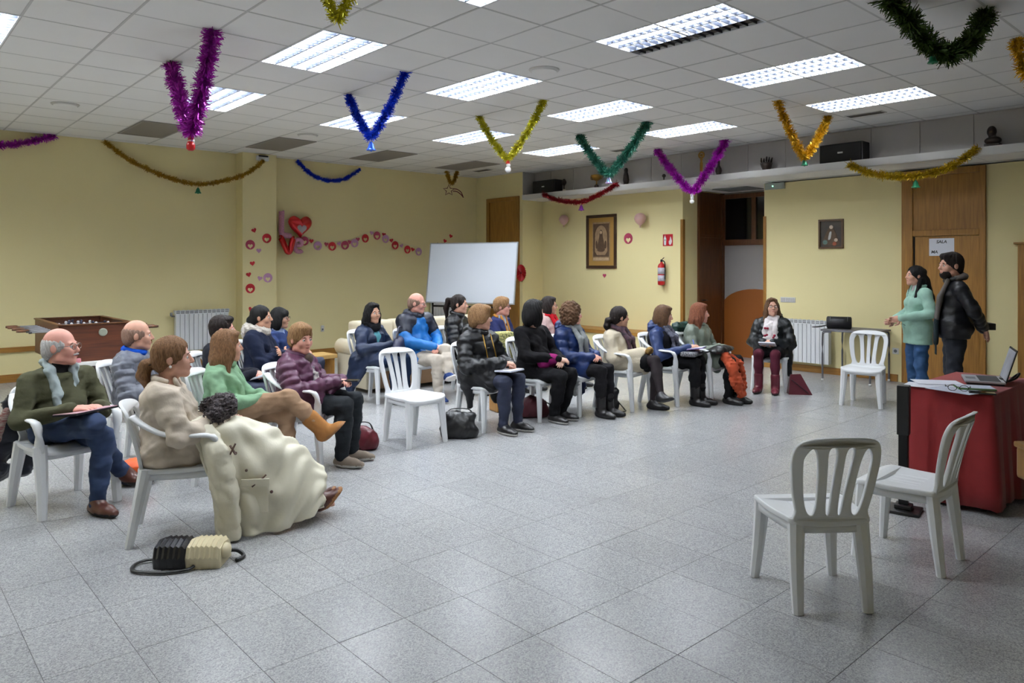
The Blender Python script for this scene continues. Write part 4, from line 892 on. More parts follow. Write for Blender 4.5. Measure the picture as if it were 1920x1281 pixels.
# shooting star
ss = thing('star_ornament', 'dark red shooting star outline hanging in the corner', 'ornament', (8.67,11.42,Z-.40), -.73)
st = [(.11*(1 if k % 2 == 0 else .45)*math.sin(k*math.pi/5)-.06, 0, .11*(1 if k % 2 == 0 else .45)*math.cos(k*math.pi/5)+.02) for k in range(10)]
M_ss = mat('dark_red_wire', (110, 30, 24), .5)
MB().tube(st, .009, 6, closed=True, up=(0,1,0)).obj('star', M_ss, ss)
for q in (0, .045): MB().tube(smooth_path([(.02,0,.05-q),(.10,0,.04-q),(.18,0,-.02-q),(.22+q*.1,0,-.12)], 4), .009, 6).obj('tail', M_ss, ss)
# ------------------------------------------------------------------ people: smooth blended volumes turned into meshes
A = lambda *p: np.array(p, float)
def Cp(a, b, r1, r2=None, k=.03, flat=None, q=None, sub=False):
    return dict(t='c', a=np.array(a, float), b=np.array(b, float), r1=r1, r2=r1 if r2 is None else r2, k=k, flat=flat, q=q, sub=sub)
def El(c, r, k=.03, R=None, q=None, sub=False):
    r = A(r, r, r) if np.isscalar(r) else np.array(r, float)
    return dict(t='e', c=np.array(c, float), r=r, k=k, R=R, q=q, sub=sub)
def chain(pts, rs, k=.02, **o):
    rs = [rs]*len(pts) if np.isscalar(rs) else rs
    return [Cp(pts[i], pts[i+1], rs[i], rs[i+1], k, **o) for i in range(len(pts)-1)]
def pbounds(p):
    if p['t'] == 'c':
        r = max(p['r1'], p['r2'])+(p['q'][0] if p['q'] else 0); return np.minimum(p['a'], p['b'])-r, np.maximum(p['a'], p['b'])+r
    r = p['r'].max() if p['R'] is not None else p['r']; r = r+(p['q'][0] if p['q'] else 0); return p['c']-r, p['c']+r
def field(prims, vox, cuts=(), fold=None):
    bs = [pbounds(p) for p in prims if not p['sub']]
    lo = np.min([b[0] for b in bs], 0)-2*vox; hi = np.max([b[1] for b in bs], 0)+2*vox
    n = np.ceil((hi-lo)/vox).astype(int)+1; ax = [(lo[i]+vox*np.arange(n[i])).astype(np.float32) for i in range(3)]
    f = np.full(n, .2, np.float32)
    for p in prims:
        b0, b1 = pbounds(p); m = p['k']+2*vox+.01
        i0 = np.maximum(np.floor((b0-m-lo)/vox).astype(int), 0); i1 = np.minimum(np.ceil((b1+m-lo)/vox).astype(int)+1, n)
        if (i1 <= i0).any(): continue
        s = tuple(slice(a, b) for a, b in zip(i0, i1))
        X = ax[0][s[0]][:, None, None]; Y = ax[1][s[1]][None, :, None]; Zz = ax[2][s[2]][None, None, :]
        if p['t'] == 'c':
            a, b = p['a'], p['b']; ba = b-a; L2 = max(float(ba@ba), 1e-9)
            px, py, pz = X-a[0], Y-a[1], Zz-a[2]
            t = np.clip((px*ba[0]+py*ba[1]+pz*ba[2])/L2, 0, 1)
            dx, dy, dz = px-t*ba[0], py-t*ba[1], pz-t*ba[2]
            if p['flat'] is not None:
                nn, fac = p['flat']; c = dx*nn[0]+dy*nn[1]+dz*nn[2]; e = fac-1
                dx, dy, dz = dx+c*nn[0]*e, dy+c*nn[1]*e, dz+c*nn[2]*e
            r = p['r1']+(p['r2']-p['r1'])*t
            if p['q']: r = r+p['q'][0]*(np.abs(np.sin(np.pi*t*math.sqrt(L2)/p['q'][1]))**.45-.6)
            d = np.sqrt(dx*dx+dy*dy+dz*dz)-r
            if p['flat'] is not None: d = d/ (1+.5*(p['flat'][1]-1))
        else:
            px, py, pz = X-p['c'][0], Y-p['c'][1], Zz-p['c'][2]
            if p['R'] is not None:
                R = p['R']; px, py, pz = (R[0,0]*px+R[1,0]*py+R[2,0]*pz), (R[0,1]*px+R[1,1]*py+R[2,1]*pz), (R[0,2]*px+R[1,2]*py+R[2,2]*pz)
            r = p['r']; l = np.sqrt((px/r[0])**2+(py/r[1])**2+(pz/r[2])**2); g = np.sqrt((px/r[0]**2)**2+(py/r[1]**2)**2+(pz/r[2]**2)**2)+1e-6
            d = l*(l-1)/g
            if p['q']: d = d-p['q'][0]*(np.abs(np.sin(np.pi*pz/p['q'][1]))**.45-.6)
        F = f[s]; k = p['k']
        if p['sub']:
            d = -d; h = np.maximum(k-np.abs(F-d), 0)/k; f[s] = np.maximum(F, d)+h*h*k*.25
        else:
            h = np.maximum(k-np.abs(F-d), 0)/k; f[s] = np.minimum(F, d)-h*h*k*.25
    X = ax[0][:, None, None]; Y = ax[1][None, :, None]; Zz = ax[2][None, None, :]
    if callable(fold): f += fold(X, Y, Zz).astype(np.float32)
    elif fold:
        amp, fr, sd = fold; q = np.random.default_rng(sd)
        for _ in range(3):
            w = q.normal(size=3)*fr; w2 = q.normal(size=3)*fr*.6; f += np.float32(amp)*np.sin(w[0]*X+w[1]*Y+w[2]*Zz+1.5*np.sin(w2[0]*X+w2[1]*Y+w2[2]*Zz)+q.uniform(0, 6))
            f += np.float32(amp*.32)*np.sin(3.1*(w[0]*X+w2[1]*Y+1.6*w[2]*Zz)+2*np.sin(w2[0]*X*1.7+w[2]*Zz))
            f += np.float32(amp*.45)*np.sin(2.3*(w2[0]*X+w[1]*Y+w2[2]*Zz)+2*np.sin(w[0]*X+w2[1]*Y+w[2]*Zz))
    for pt, nn in cuts:
        f = np.maximum(f, (X-pt[0])*nn[0]+(Y-pt[1])*nn[1]+(Zz-pt[2])*nn[2])
    return f, lo
CORN = [(a, b, c) for a in (0, 1) for b in (0, 1) for c in (0, 1)]
EDG = [(i, j) for i in range(8) for j in range(i+1, 8) if sum(abs(CORN[i][q]-CORN[j][q]) for q in range(3)) == 1]
def nets(f, lo, vox):
    f[0] = f[-1] = .1; f[:, 0] = f[:, -1] = .1; f[:, :, 0] = f[:, :, -1] = .1
    s = f < 0; n = np.array(f.shape)-1
    cs = np.zeros(n, np.int8)
    for c in CORN: cs += s[c[0]:n[0]+c[0], c[1]:n[1]+c[1], c[2]:n[2]+c[2]]
    act = np.argwhere((cs > 0) & (cs < 8))
    if len(act) == 0: return np.zeros((0, 3)), np.zeros((0, 4), int)
    idx = np.full(n, -1, np.int32); idx[tuple(act.T)] = np.arange(len(act))
    val = [f[act[:, 0]+c[0], act[:, 1]+c[1], act[:, 2]+c[2]] for c in CORN]
    acc = np.zeros((len(act), 3)); cnt = np.zeros(len(act))
    for i, j in EDG:
        a, b = val[i], val[j]; m = (a < 0) != (b < 0); t = a[m]/(a[m]-b[m])
        acc[m] += np.array(CORN[i])+t[:, None]*(np.array(CORN[j])-np.array(CORN[i])); cnt[m] += 1
    V = (act+acc/cnt[:, None])*vox+lo
    Q = []
    for axis in range(3):
        a1, a2 = (axis+1) % 3, (axis+2) % 3
        sl0 = [slice(1, -1)]*3; sl1 = [slice(1, -1)]*3; sl0[axis] = slice(0, -1); sl1[axis] = slice(1, None)
        x = s[tuple(sl0)] != s[tuple(sl1)]; e = np.argwhere(x); off = np.ones(3, int); off[axis] = 0; e = e+off
        inside = s[tuple(e.T)]
        def g(d1, d2):
            q = e.copy(); q[:, a1] -= d1; q[:, a2] -= d2; return idx[tuple(q.T)]
        quad = np.stack([g(0, 0), g(1, 0), g(1, 1), g(0, 1)], 1); quad[~inside] = quad[~inside][:, ::-1]; Q.append(quad)
    return V, np.concatenate(Q)
def np_mesh(name, V, Q, mats, mi=None):
    me = bpy.data.meshes.new(name); me.vertices.add(len(V)); me.vertices.foreach_set('co', np.asarray(V, np.float32).ravel())
    me.loops.add(Q.size); me.loops.foreach_set('vertex_index', Q.ravel().astype(np.int32))
    me.polygons.add(len(Q)); me.polygons.foreach_set('loop_start', np.arange(0, Q.size, 4, dtype=np.int32))
    for m in (mats if isinstance(mats, list) else [mats]): me.materials.append(m)
    if mi is not None: me.polygons.foreach_set('material_index', mi.astype(np.int32))
    me.polygons.foreach_set('use_smooth', np.ones(len(Q), bool)); me.update(calc_edges=True); me.validate(); return me
def blob(name, prims, vox, m, parent, cuts=(), fold=None, split=None):
    f, lo = field(prims, vox, cuts, fold); V, Q = nets(f, lo, vox); mi = None
    if split is not None: mi = split(V[Q].mean(1)).astype(int)
    return link(name, np_mesh(name, V, Q, m, mi), parent)

SK = {k: mat('skin_'+k, c, .5, var=.08, scale=30) for k, c in dict(fair=(226, 172, 148), pink=(232, 168, 150), tan=(214, 162, 134), pale=(234, 186, 164)).items()}
def hairmat(k, c, c2): return mat('hair_'+k, c, .55, col2=c2, scale=9, stretch=(22, 22, 3), bump=.5, bscale=30, spec=.22)
HR = dict(black=hairmat('black', (16, 14, 15), (8, 7, 8)), brown=hairmat('brown', (74, 50, 36), (42, 28, 20)), dkbrown=hairmat('dkbrown', (38, 27, 23), (20, 14, 13)), light=hairmat('light', (150, 112, 78), (96, 66, 42)),
  blond=hairmat('blond', (176, 138, 96), (104, 70, 44)), red=hairmat('red', (150, 92, 66), (92, 52, 36)), grey=hairmat('grey', (226, 224, 222), (176, 174, 172)), mid=hairmat('mid', (112, 82, 56), (70, 48, 34)), stubble=hairmat('stubble', (160, 130, 114), (130, 102, 88)))
FB = {}
def fab(name, c, kind='wool'):
    if kind == 'puffer': return mat(name, c, .40, var=.2, scale=7, bump=.35, bscale=26, spec=.35)
    if kind == 'denim': return mat(name, c, .8, var=.25, scale=10, bump=.1, bscale=200)
    if kind == 'leather': return mat(name, c, .35, bump=.08, bscale=80)
    return mat(name, c, .9, var=.22, scale=9, bump=.45, bscale=20, spec=.2)
M_eye = mat('eye_white', (226, 222, 218), .3); M_iris = mat('eye_iris', (40, 28, 22), .2); M_lip = mat('lip', (176, 92, 88), .5); M_lipr = mat('lip_red', (160, 50, 56), .45)
def eye_mesh():
    mb = MB(); mb.ball((0,0,0), .0125, 12, 10)
    for k, f in enumerate(mb.f):
        c = np.mean([mb.v[i] for i in f], 0); mb.m[k] = 1 if c[1] > .0105 else 0
    return mb.mesh('eye', [M_eye, M_iris], True)
EYE = eye_mesh()
BROW = {}
def brow_mesh(hm):
    if hm.name not in BROW:
        BROW[hm.name] = MB().tube([(-.016,-.004,-.001),(-.006,.001,.003),(.006,.001,.003),(.017,-.005,-.002)], [(.0015,.002),(.0026,.0034),(.0026,.0034),(.0012,.0015)], 6).mesh('eyebrow', hm, True)
    return BROW[hm.name]
def lip_mesh(m):
    mb = MB(); mb.tube([(-.024,-.008,0),(-.012,0,.002),(0,.003,.0005),(.012,0,.002),(.024,-.008,0)], [(.001,.001),(.004,.0035),(.005,.0045),(.004,.0035),(.001,.001)], 6); return mb.mesh('mouth', m, True)
LIP = {0: lip_mesh(M_lip), 1: lip_mesh(M_lipr)}

def hair_prims(style, H, hs, R):
    e = lambda c, r, k=.02, **o: El(H(A(*c)), A(*r)*hs, k, R, **o)
    c = lambda a, b, r1, r2=None, k=.02, **o: Cp(H(A(*a)), H(A(*b)), r1*hs, None if r2 is None else r2*hs, k, **o)
    face = [e((0,.115,-.045), (.064,.072,.098), .012, sub=True)]
    cap = [e((0,-.014,.026), (.085,.106,.104))]
    low = [e((0,.03,-.16), (.14,.115,.125), .015, sub=True)]     # clears jaw and neck front
    fwd = R @ A(0,1,0); rgt = R @ A(1,0,0)
    if style == 'short':
        return [e((0,-.014,.03), (.089,.109,.106)), e((0,-.06,-.02), (.078,.06,.075)), e((0,.045,.085), (.062,.05,.036))]+low+[e((0,.12,-.05), (.068,.072,.10), .012, sub=True)]
    if style == 'fluffy':
        return [e((0,-.014,.035), (.096,.114,.108)), e((0,-.065,-.02), (.085,.06,.085)), e((.03,.05,.092), (.05,.05,.036)), e((-.035,.04,.092), (.05,.05,.036))]+[e((s*.08,-.01,.0), (.03,.06,.06)) for s in (-1,1)]+low+face
    if style == 'man':
        return [e((0,-.016,.03), (.083,.104,.101)), e((0,-.055,-.025), (.074,.055,.07)), e((0,.05,.088), (.06,.045,.03))]+low+[e((0,.125,-.026), (.075,.078,.10), .01, sub=True)]
    if style == 'tonsure':      # bald crown, hair round the back and sides
        return [e((0,-.016,.012), (.081,.102,.082)), e((0,-.06,-.03), (.076,.05,.062))]+low+[e((0,.02,.10), (.09,.14,.085), .012, sub=True), e((0,.13,-.03), (.09,.10,.13), .012, sub=True)]
    if style == 'bob':
        return cap+[e((s*.072,-.012,-.055), (.030,.068,.105)) for s in (-1,1)]+[e((0,-.072,-.05), (.086,.052,.105)), e((0,.045,.088), (.06,.048,.028))]+face+[e((0,.14,-.05), (.075,.09,.15), .01, sub=True)]
    if style == 'bang':
        return cap+[e((s*.072,-.012,-.05), (.030,.066,.10)) for s in (-1,1)]+[e((0,-.07,-.045), (.086,.055,.10)), e((0,.068,.05), (.066,.03,.042))]+[e((0,.12,-.07), (.058,.07,.085), .01, sub=True)]
    if style == 'curly':
        b = [e((0,-.014,.03), (.098,.115,.110)), e((0,-.07,-.05), (.095,.06,.10))]+[e((s*.085,-.015,-.03), (.032,.07,.09)) for s in (-1,1)]
        q = np.random.default_rng(3)
        for _ in range(60):
            v = q.normal(size=3); v /= np.linalg.norm(v)
            if v[1] > .35 and v[2] < .6: continue
            b.append(e((v[0]*.095, v[1]*.11-.014, v[2]*.11+.02), (.022,.022,.022), .012))
        return b+face
    if style in ('long', 'longback', 'wavy'):
        n = {'long': .24, 'longback': .30, 'wavy': .20}[style]
        b = cap+[e((s*.072,-.012,-.05), (.030,.068,.10)) for s in (-1,1)]+[e((0,-.068,-.05), (.086,.055,.11)), e((0,.045,.088), (.06,.048,.026))]
        b += [c((s*.05,-.078,-.10), (s*.055,-.10,-.10-n), .05, .035, .03) for s in (-1,1)]+[c((s*.078,-.02,-.08), (s*.088,.0,-.06-n*.85), .034, .024, .025) for s in (-1,1)]
        return b+face+[e((0,.14,-.05), (.078,.10,.16), .01, sub=True)]
    if style == 'pony':
        b = [e((0,-.014,.028), (.083,.104,.101)), e((0,-.06,-.02), (.076,.05,.07))]+[c((0,-.10,.055), (0,-.15,.05), .024, .03), c((0,-.15,.05), (0,-.175,-.05), .032, .034), c((0,-.175,-.05), (0,-.165,-.22), .034, .014)]
        return b+low+[e((0,.12,-.026), (.072,.075,.105), .012, sub=True)]
    if style == 'lowpony':
        b = [e((0,-.014,.028), (.086,.108,.104)), e((0,-.06,-.02), (.08,.055,.075))]+[c((0,-.115,-.03), (0,-.15,-.04), .022, .03), c((0,-.15,-.04), (.0,-.165,-.10), .034, .036), c((0,-.165,-.10), (0,-.14,-.19), .034, .012)]
        return b+low+[e((0,.12,-.026), (.072,.075,.105), .012, sub=True)]
    if style == 'bun':
        return [e((0,-.014,.028), (.084,.105,.101)), e((0,-.06,-.02), (.078,.052,.075)), e((0,-.12,-.03), (.04,.035,.04))]+low+[e((0,.12,-.026), (.072,.075,.105), .012, sub=True)]
    if style == 'halfup':
        b = cap+[e((0,-.068,-.05), (.084,.055,.11)), e((0,-.10,.05), (.045,.035,.04))]+[c((0,-.10,-.06), (0,-.175,-.28), .075, .070, .03), c((0,-.175,-.28), (.0,-.22,-.36), .066, .02, .03)]
        return cap+low+[e((0,.12,-.026), (.072,.075,.105), .012, sub=True)]+b[1:]+[c((s*.078,-.03,-.05), (s*.088,.035,-.34), .028, .022, .02) for s in (-1,1)]

def hand_prims(w, f, nrm, side, curl=.55, spread=1.0, s=.95):
    """hand at wrist w, fingers along f, back of the hand along nrm, thumb on the inner side"""
    f = f/np.linalg.norm(f); nrm = nrm-(nrm@f)*f; nrm /= np.linalg.norm(nrm); l = np.cross(f, nrm)*side
    R = np.stack([l, f, nrm], 1)
    P = [Cp(w-f*.03, w+f*.015, .026*s, .027*s, .015, flat=(nrm, 1.35)), El(w+f*.05*s, A(.041,.052,.017)*s, .012, R)]
    for i in range(4):
        b = w+f*.088*s+l*(.0295-.0197*i)*s*spread-f*(.004*abs(i-1.2))*s; ln = [.072,.080,.075,.060][i]*s; a = curl*(.45+.06*i); d = f
        for k in range(3):
            d = f*math.cos(a)-nrm*math.sin(a); e = b+d*ln*[.44,.31,.25][k]
            P.append(Cp(b, e, (.0095-.0008*k)*s, (.0090-.0010*k)*s, .005)); b = e; a += curl*.75
    b = w+f*.022*s+l*.032*s; d = f*.62+l*.72-nrm*.25; d /= np.linalg.norm(d); e = b+d*.042*s; P.append(Cp(b, e, .0145*s, .0115*s, .010))
    d2 = f*.93+l*.22-nrm*.35; d2 /= np.linalg.norm(d2); P.append(Cp(e, e+d2*.034*s, .0112*s, .0085*s, .006)); return P

def strands(o, R):
    def f(X, Y, Z_):
        x, y, z = X-o[0], Y-o[1], Z_-o[2]
        u = R[0,0]*x+R[1,0]*y+R[2,0]*z; v = R[0,1]*x+R[1,1]*y+R[2,1]*z+.03; q = R[0,2]*x+R[1,2]*y+R[2,2]*z
        a = np.arctan2(u, -v)
        return .0024*np.sin(17*a+14*q+2*np.sin(30*q))+.0018*np.sin(29*a-20*q+1)+.0014*np.sin(41*a+25*q+2.5*np.sin(9*a))
    return f
class Pr: pass
def person(label, pos, face, top, head, up, low, shoe, hair, skin='fair', w=1.0, hs=.98, pitch=0.0, roll=0.0, legs='flat', arms='lap', bust=True, glasses=None, stand=False, lean=0.0, lip=0, nose=1.0, extra=None, curl=.6, z_off=0.0, scarf=None, knee_y=.42):
    Rz = rotdir(*face); root = thing('person', label, 'person', (pos[0], pos[1], 0), Rz, 'people at the talk')
    dcam = pos[0]*.667+pos[1]*.745; near = dcam < 6.6
    vb, vc, vh, vhd, vhair = (.019, .0105, .0072, .0055, .0075) if near else (.022, .0125, .0085, .0065, .009)
    J = Pr(); hc = top-.128*hs; nb = hc-.158*hs
    if not stand:
        J.pel = A(0,-.01,.505); J.hip = [A(s*.085*w,.0,.500) for s in (-1,1)]
        tl = nb-.505; ly = -.03-lean
        J.che = A(0, ly-.01, .505+tl*.68); J.wai = A(0, ly*.7, .505+tl*.30); J.nb = A(0, ly+.005, nb); J.hd = A(0, ly+.035, hc)
        L = {'flat': [(A(-.10,knee_y,.485), A(-.10,knee_y-.02,.085)), (A(.10,knee_y,.485), A(.10,knee_y-.02,.085))],
             'narrow': [(A(-.07,knee_y,.485), A(-.06,knee_y+.02,.085)), (A(.07,knee_y,.485), A(.07,knee_y,.085))],
             'back': [(A(-.09,knee_y,.47), A(-.08,knee_y-.10,.085)), (A(.09,knee_y,.47), A(.09,knee_y-.08,.085))],
             'crossL': [(A(.03,knee_y+.02,.585), A(.19,knee_y+.10,.30)), (A(.09,knee_y,.475), A(.09,knee_y,.085))],
             'crossR': [(A(-.07,knee_y,.475), A(-.07,knee_y,.085)), (A(-.01,knee_y+.02,.585), A(-.10,knee_y+.17,.28))],
             'out': [(A(-.09,knee_y,.47), A(-.05,knee_y+.40,.105)), (A(.08,knee_y,.47), A(.05,knee_y+.43,.12))]}[legs] if isinstance(legs, str) else legs
        J.kn = [A(*L[0][0]), A(*L[1][0])]; J.an = [A(*L[0][1]), A(*L[1][1])]
    else:
        s_ = top/1.72; J.pel = A(0,0,.95*s_); J.hip = [A(s*.085,0,.92*s_) for s in (-1,1)]; tl = nb-J.pel[2]
        J.che = A(0,-.015,J.pel[2]+tl*.66); J.wai = A(0,0,J.pel[2]+tl*.30); J.nb = A(0,-.015,nb); J.hd = A(0,.03,hc)
        J.kn = [A(s*.095,.015,.50*s_) for s in (-1,1)]; J.an = [A(s*.10,-.02,.085) for s in (-1,1)]
    sw = .158*w; J.sh = [A(s*sw, J.nb[1]-.005, nb-.055) for s in (-1,1)]
    ez = J.sh[0][2]-.245
    AR = {'lap': [(A(-.235*w,.05,ez), A(-.055,.285,.625)), (A(.235*w,.05,ez), A(.055,.285,.625))],
          'write': [(A(-.235*w,.05,ez), A(-.11,.31,.625)), (A(.235*w,.06,ez), A(.06,.33,.66))],
          'knee': [(A(-.22*w,.10,ez+.02), A(-.04,.34,.62)), (A(.22*w,.10,ez+.02), A(.05,.35,.64))],
          'folded': [(A(-.22*w,.08,ez+.02), A(.04,.21,.70)), (A(.22*w,.08,ez+.02), A(-.04,.23,.68))]}[arms] if isinstance(arms, str) else arms
    J.el = [A(*AR[0][0]), A(*AR[1][0])]; J.wr = [A(*AR[0][1]), A(*AR[1][1])]
    hw = math.atan2(head[1], head[0])-math.atan2(face[1], face[0]); cz, sz = math.cos(hw), math.sin(hw); cp, sp_ = math.cos(pitch), math.sin(pitch); cr, sr = math.cos(roll), math.sin(roll)
    R = np.array([[cz,-sz,0],[sz,cz,0],[0,0,1]]) @ np.array([[1,0,0],[0,cp,-sp_],[0,sp_,cp]]) @ np.array([[cr,0,sr],[0,1,0],[-sr,0,cr]])
    H = lambda p: J.hd+R @ (np.asarray(p)*hs); J.R = R; J.H = H; J.hs = hs; J.root = root; J.tl = tl
    e = lambda c, r, k=.02, **o: El(H(A(*c)), A(*r)*hs, k, R, **o)
    c = lambda a, b, r1, r2=None, k=.02, **o: Cp(H(A(*a)), H(A(*b)), r1*hs, None if r2 is None else r2*hs, k, **o)
    # --- body: one mesh from trunk and limbs, head and hands
    body = [El(J.pel, (.14*w,.10*w,.10)), El(J.wai, (.12*w,.09*w,.14)), El(J.che, (.135*w,.09*w,.15)), Cp(J.sh[0], J.sh[1], .05), Cp(J.nb-A(0,0,.05), J.nb+A(0,.01,.04), .05, .05)]
    for i in (0, 1): body += [Cp(J.sh[i], J.el[i], .045, .038), Cp(J.el[i], J.wr[i], .038, .026), Cp(J.hip[i], J.kn[i], .07, .05), Cp(J.kn[i], J.an[i], .046, .032)]+([Cp(J.an[i]-A(0,.01,.03), J.an[i]+A(0,.09,-.045), .028, .022)] if J.an[i][2] < .13 else [])
    V, Q = nets(*field(body, vb), vb)
    hp = [e((0,-.012,.028), (.074,.094,.090)), e((0,.022,-.035), (.061,.068,.085)), e((0,.066,-.098), (.026,.022,.02)), c((-.045,.008,-.075), (-.008,.066,-.100), .024, .018), c((.045,.008,-.075), (.008,.066,-.100), .024, .018),
          e((-.034,.062,-.030), (.028,.026,.030)), e((.034,.062,-.030), (.028,.026,.030)), c((-.035,.076,.016), (.035,.076,.016), .013, .013, .015), e((0,.082,-.066), (.026,.016,.018), .012),
          e((-.030,.099,-.002), (.015,.013,.010), .010, sub=True), e((.030,.099,-.002), (.015,.013,.010), .010, sub=True),
          c((0,.088,.010), (0,.108*nose,-.030), .0075, .0125, .010), e((-.010,.098,-.036), (.008,.009,.007), .006), e((.010,.098,-.036), (.008,.009,.007), .006),
          e((-.077,-.008,-.010), (.009,.020,.031), .008), e((.077,-.008,-.010), (.009,.020,.031), .008)]
    hp += [Cp(H(A(0,-.025,-.07)), J.nb+A(0,0,-.03), .050*hs, .058*hs, .025)]
    V2, Q2 = nets(*field(hp, vh), vh)
    parts = [(V, Q), (V2, Q2)]
    for i, s in ((0, -1), (1, 1)):
        fdir = J.wr[i]-J.el[i]; fdir /= np.linalg.norm(fdir)
        if isinstance(arms, str) and arms in ('lap', 'knee'): fd = fdir*.55+A(-s*.75,.25,-.12); nr = A(s*.25,.45,.85); cu = curl
        elif isinstance(arms, str) and arms == 'folded': fd = fdir*.9+A(-s*.4,0,0); nr = A(0,.9,.3); cu = .3
        else: fd = fdir+A(-s*.25,.1,-.1); nr = A(s*.2,.1,1.0); cu = curl
        if stand and arms != 'lap': nr = A(0,-1,.2); fd = fdir
        J.hf = fd; J.wr_out = J.wr
        parts.append(nets(*field(hand_prims(J.wr[i]+fdir*.005, fd, nr, -s, cu), vhd), vhd))
    off = 0; VV = []; QQ = []
    for v_, q_ in parts: VV.append(v_); QQ.append(q_+off); off += len(v_)
    b = link('body', np_mesh('body', np.concatenate(VV), np.concatenate(QQ), SK[skin]), root)
    # --- face details
    hm = HR[hair[1]]
    Rm = Matrix([list(r) for r in R]).to_euler()
    for s in (-1, 1):
        o = link('eye', EYE, root, H(A(s*.030,.0775,-.003))); o.rotation_euler = Rm; o.scale = (hs*1.05,)*3
        o = link('eyebrow', brow_mesh(hm if hair[1] not in ('grey', 'blond', 'light') else HR['mid']), root, H(A(s*.031,.090,.018))); o.rotation_euler = Rm; o.scale = (s*hs, hs, hs)
    o = link('mouth', LIP[lip], root, H(A(0,.094,-.066))); o.rotation_euler = Rm; o.scale = (hs,)*3
    if glasses is not None:
        o = link('glasses', GL[glasses], root, H(A(0,.102,-.002))); o.rotation_euler = Rm; o.scale = (hs*1.02, hs*.92, hs)
    # --- hair
    if hair[0]: blob('hair', hair_prims(hair[0], H, hs, R), vhair, hm, root, fold=strands(J.hd, R) if hair[0] != 'curly' else (.003, 90, 4))
    # --- lower garment
    lt_ = low.get('t', .0); lk = low.get('k', 1.0)
    if low.get('skirt'):
        sm_ = low['skirt']; pr = [El(J.pel, (.155*w,.12*w,.095))]+[Cp(J.hip[i], J.hip[i]*.28+J.kn[i]*.72, .098*lk, .085*lk, .06) for i in (0, 1)]
        blob('skirt', pr, vc, sm_, root, fold=(.002, 18, 7))
        pr = []
        for i in (0, 1): pr += [Cp(J.hip[i], J.kn[i], .078*lk, .060*lk, .01), Cp(J.kn[i], J.kn[i]*.62+J.an[i]*.38, .057*lk, .058*lk, .02), Cp(J.kn[i]*.62+J.an[i]*.38, J.an[i], .056*lk, .034*lk, .02)]
        blob('tights', pr, vc, low['m'], root)
    else:
        pr = [El(J.pel, (.162*w+lt_,.118*w+lt_,.10+lt_))]
        for i in (0, 1): pr += [Cp(J.hip[i], J.kn[i], (.092+lt_)*lk*w**.5, (.068+lt_)*lk, .015 if not stand else .02), Cp(J.kn[i], J.kn[i]*.6+J.an[i]*.4, (.063+lt_)*lk, (.062+lt_)*lk, .03), Cp(J.kn[i]*.6+J.an[i]*.4, J.an[i]+A(0,0,low.get('hem', .0)), (.060+lt_)*lk, (.046+lt_)*lk, .03)]
        blob('trousers', pr, vc, low['m'], root, fold=(.0036, 26, 11))
    # --- shoes
    kind, smat, sole = shoe
    for i, s in ((0, -1), (1, 1)):
        an = J.an[i]; sh = an-J.kn[i]; sh /= np.linalg.norm(sh)
        fw_ = A(0,1,0)-sh*sh[1]; flatf = an[2] < .10
        fw_ = fw_/max(np.linalg.norm(fw_), 1e-6)*.90+sh*.38
        if flatf: fw_ = A(s*.12,1,0)
        fw_ = fw_/np.linalg.norm(fw_); dn = A(0,0,-1) if flatf else sh
        hz = an[2]-.038 if flatf else .05
        hl = an+dn*hz-fw_*.035; bl = an+dn*(hz+.004)+fw_*.10; to = an+dn*(hz+.008)+fw_*.165
        pr = [Cp(hl, bl, .040, .044, .02, flat=(dn, 1.05)), Cp(bl, to, .043, .030, .02, flat=(dn, 1.15)), Cp(an+dn*.005, an+dn*hz+fw_*.03, .044, .046, .03)]
        if kind == 'boot': pr += [Cp(an-dn*0, an-sh*.13, .052, .057, .02)]
        if kind == 'ugg': pr += [Cp(an, an-sh*.12, .060, .066, .03), Cp(hl, bl, .046, .050, .03), Cp(bl, to-fw_*.015, .050, .043, .03)]
        base_pt = an+dn*(an[2]-.002 if flatf else .085)
        blob('shoe', pr, .009 if near else .011, [smat, sole], root, cuts=[(base_pt, dn)], split=lambda cen, p=base_pt, d=dn: ((cen-p) @ d) > -.022)
    # --- upper garment
    t_ = up.get('t', .01); qa = (up['q'], up.get('qp', .075)) if up.get('q') else None
    pr = [El(J.pel+A(0,-.005,.03), (.155*w+t_,.115*w+t_,.115+t_), .05, q=qa), El(J.wai+A(0,.010*up.get('belly', 1),.0), (.135*w+t_,.105*w+t_+.012*up.get('belly', 1),.165), .05, q=qa), El(J.che, (.150*w+t_,.102*w+t_,.165+t_*.5), .05, q=qa), Cp(J.sh[0]*.90+J.sh[1]*.10, J.sh[1]*.90+J.sh[0]*.10, .052+t_, None, .05)]
    if bust: pr += [El(J.che+A(s*.062,.082*w+t_*.7,-.015), (.062,.050,.060), .05) for s in (-1, 1)]
    for i in (0, 1): pr += [Cp(J.sh[i], J.el[i], .052+t_*.9, .044+t_*.9, .02, q=qa), Cp(J.el[i], J.wr[i], .045+t_*.9, .033+t_*.6, .02, q=qa)]
    tail = up.get('tail', 0)
    if tail and not stand:
        for i in (0, 1): pr += [Cp(J.hip[i], J.hip[i]*(1-tail)+J.kn[i]*tail, .100*w**.5+t_, .086+t_, .05)]
        pr += [El(J.pel+A(0,-.06,-.03), (.175*w+t_,.09,.06), .05)]
    if stand: pr += [El(J.pel+A(0,0,.02), (.165*w+t_,.125*w+t_,.14), .06)]+[Cp(J.pel+A(s*.055*w,0,.05), J.pel+A(s*.075*w,0,-.25), .10+t_, .112+t_, .05) for s in (-1, 1)]
    if up.get('hang'):   # coat skirts falling past the seat on the wearer's side
        for p_ in up['hang']: pr.append(Cp(*p_[:4], k=.05, flat=p_[4] if len(p_) > 4 else None))
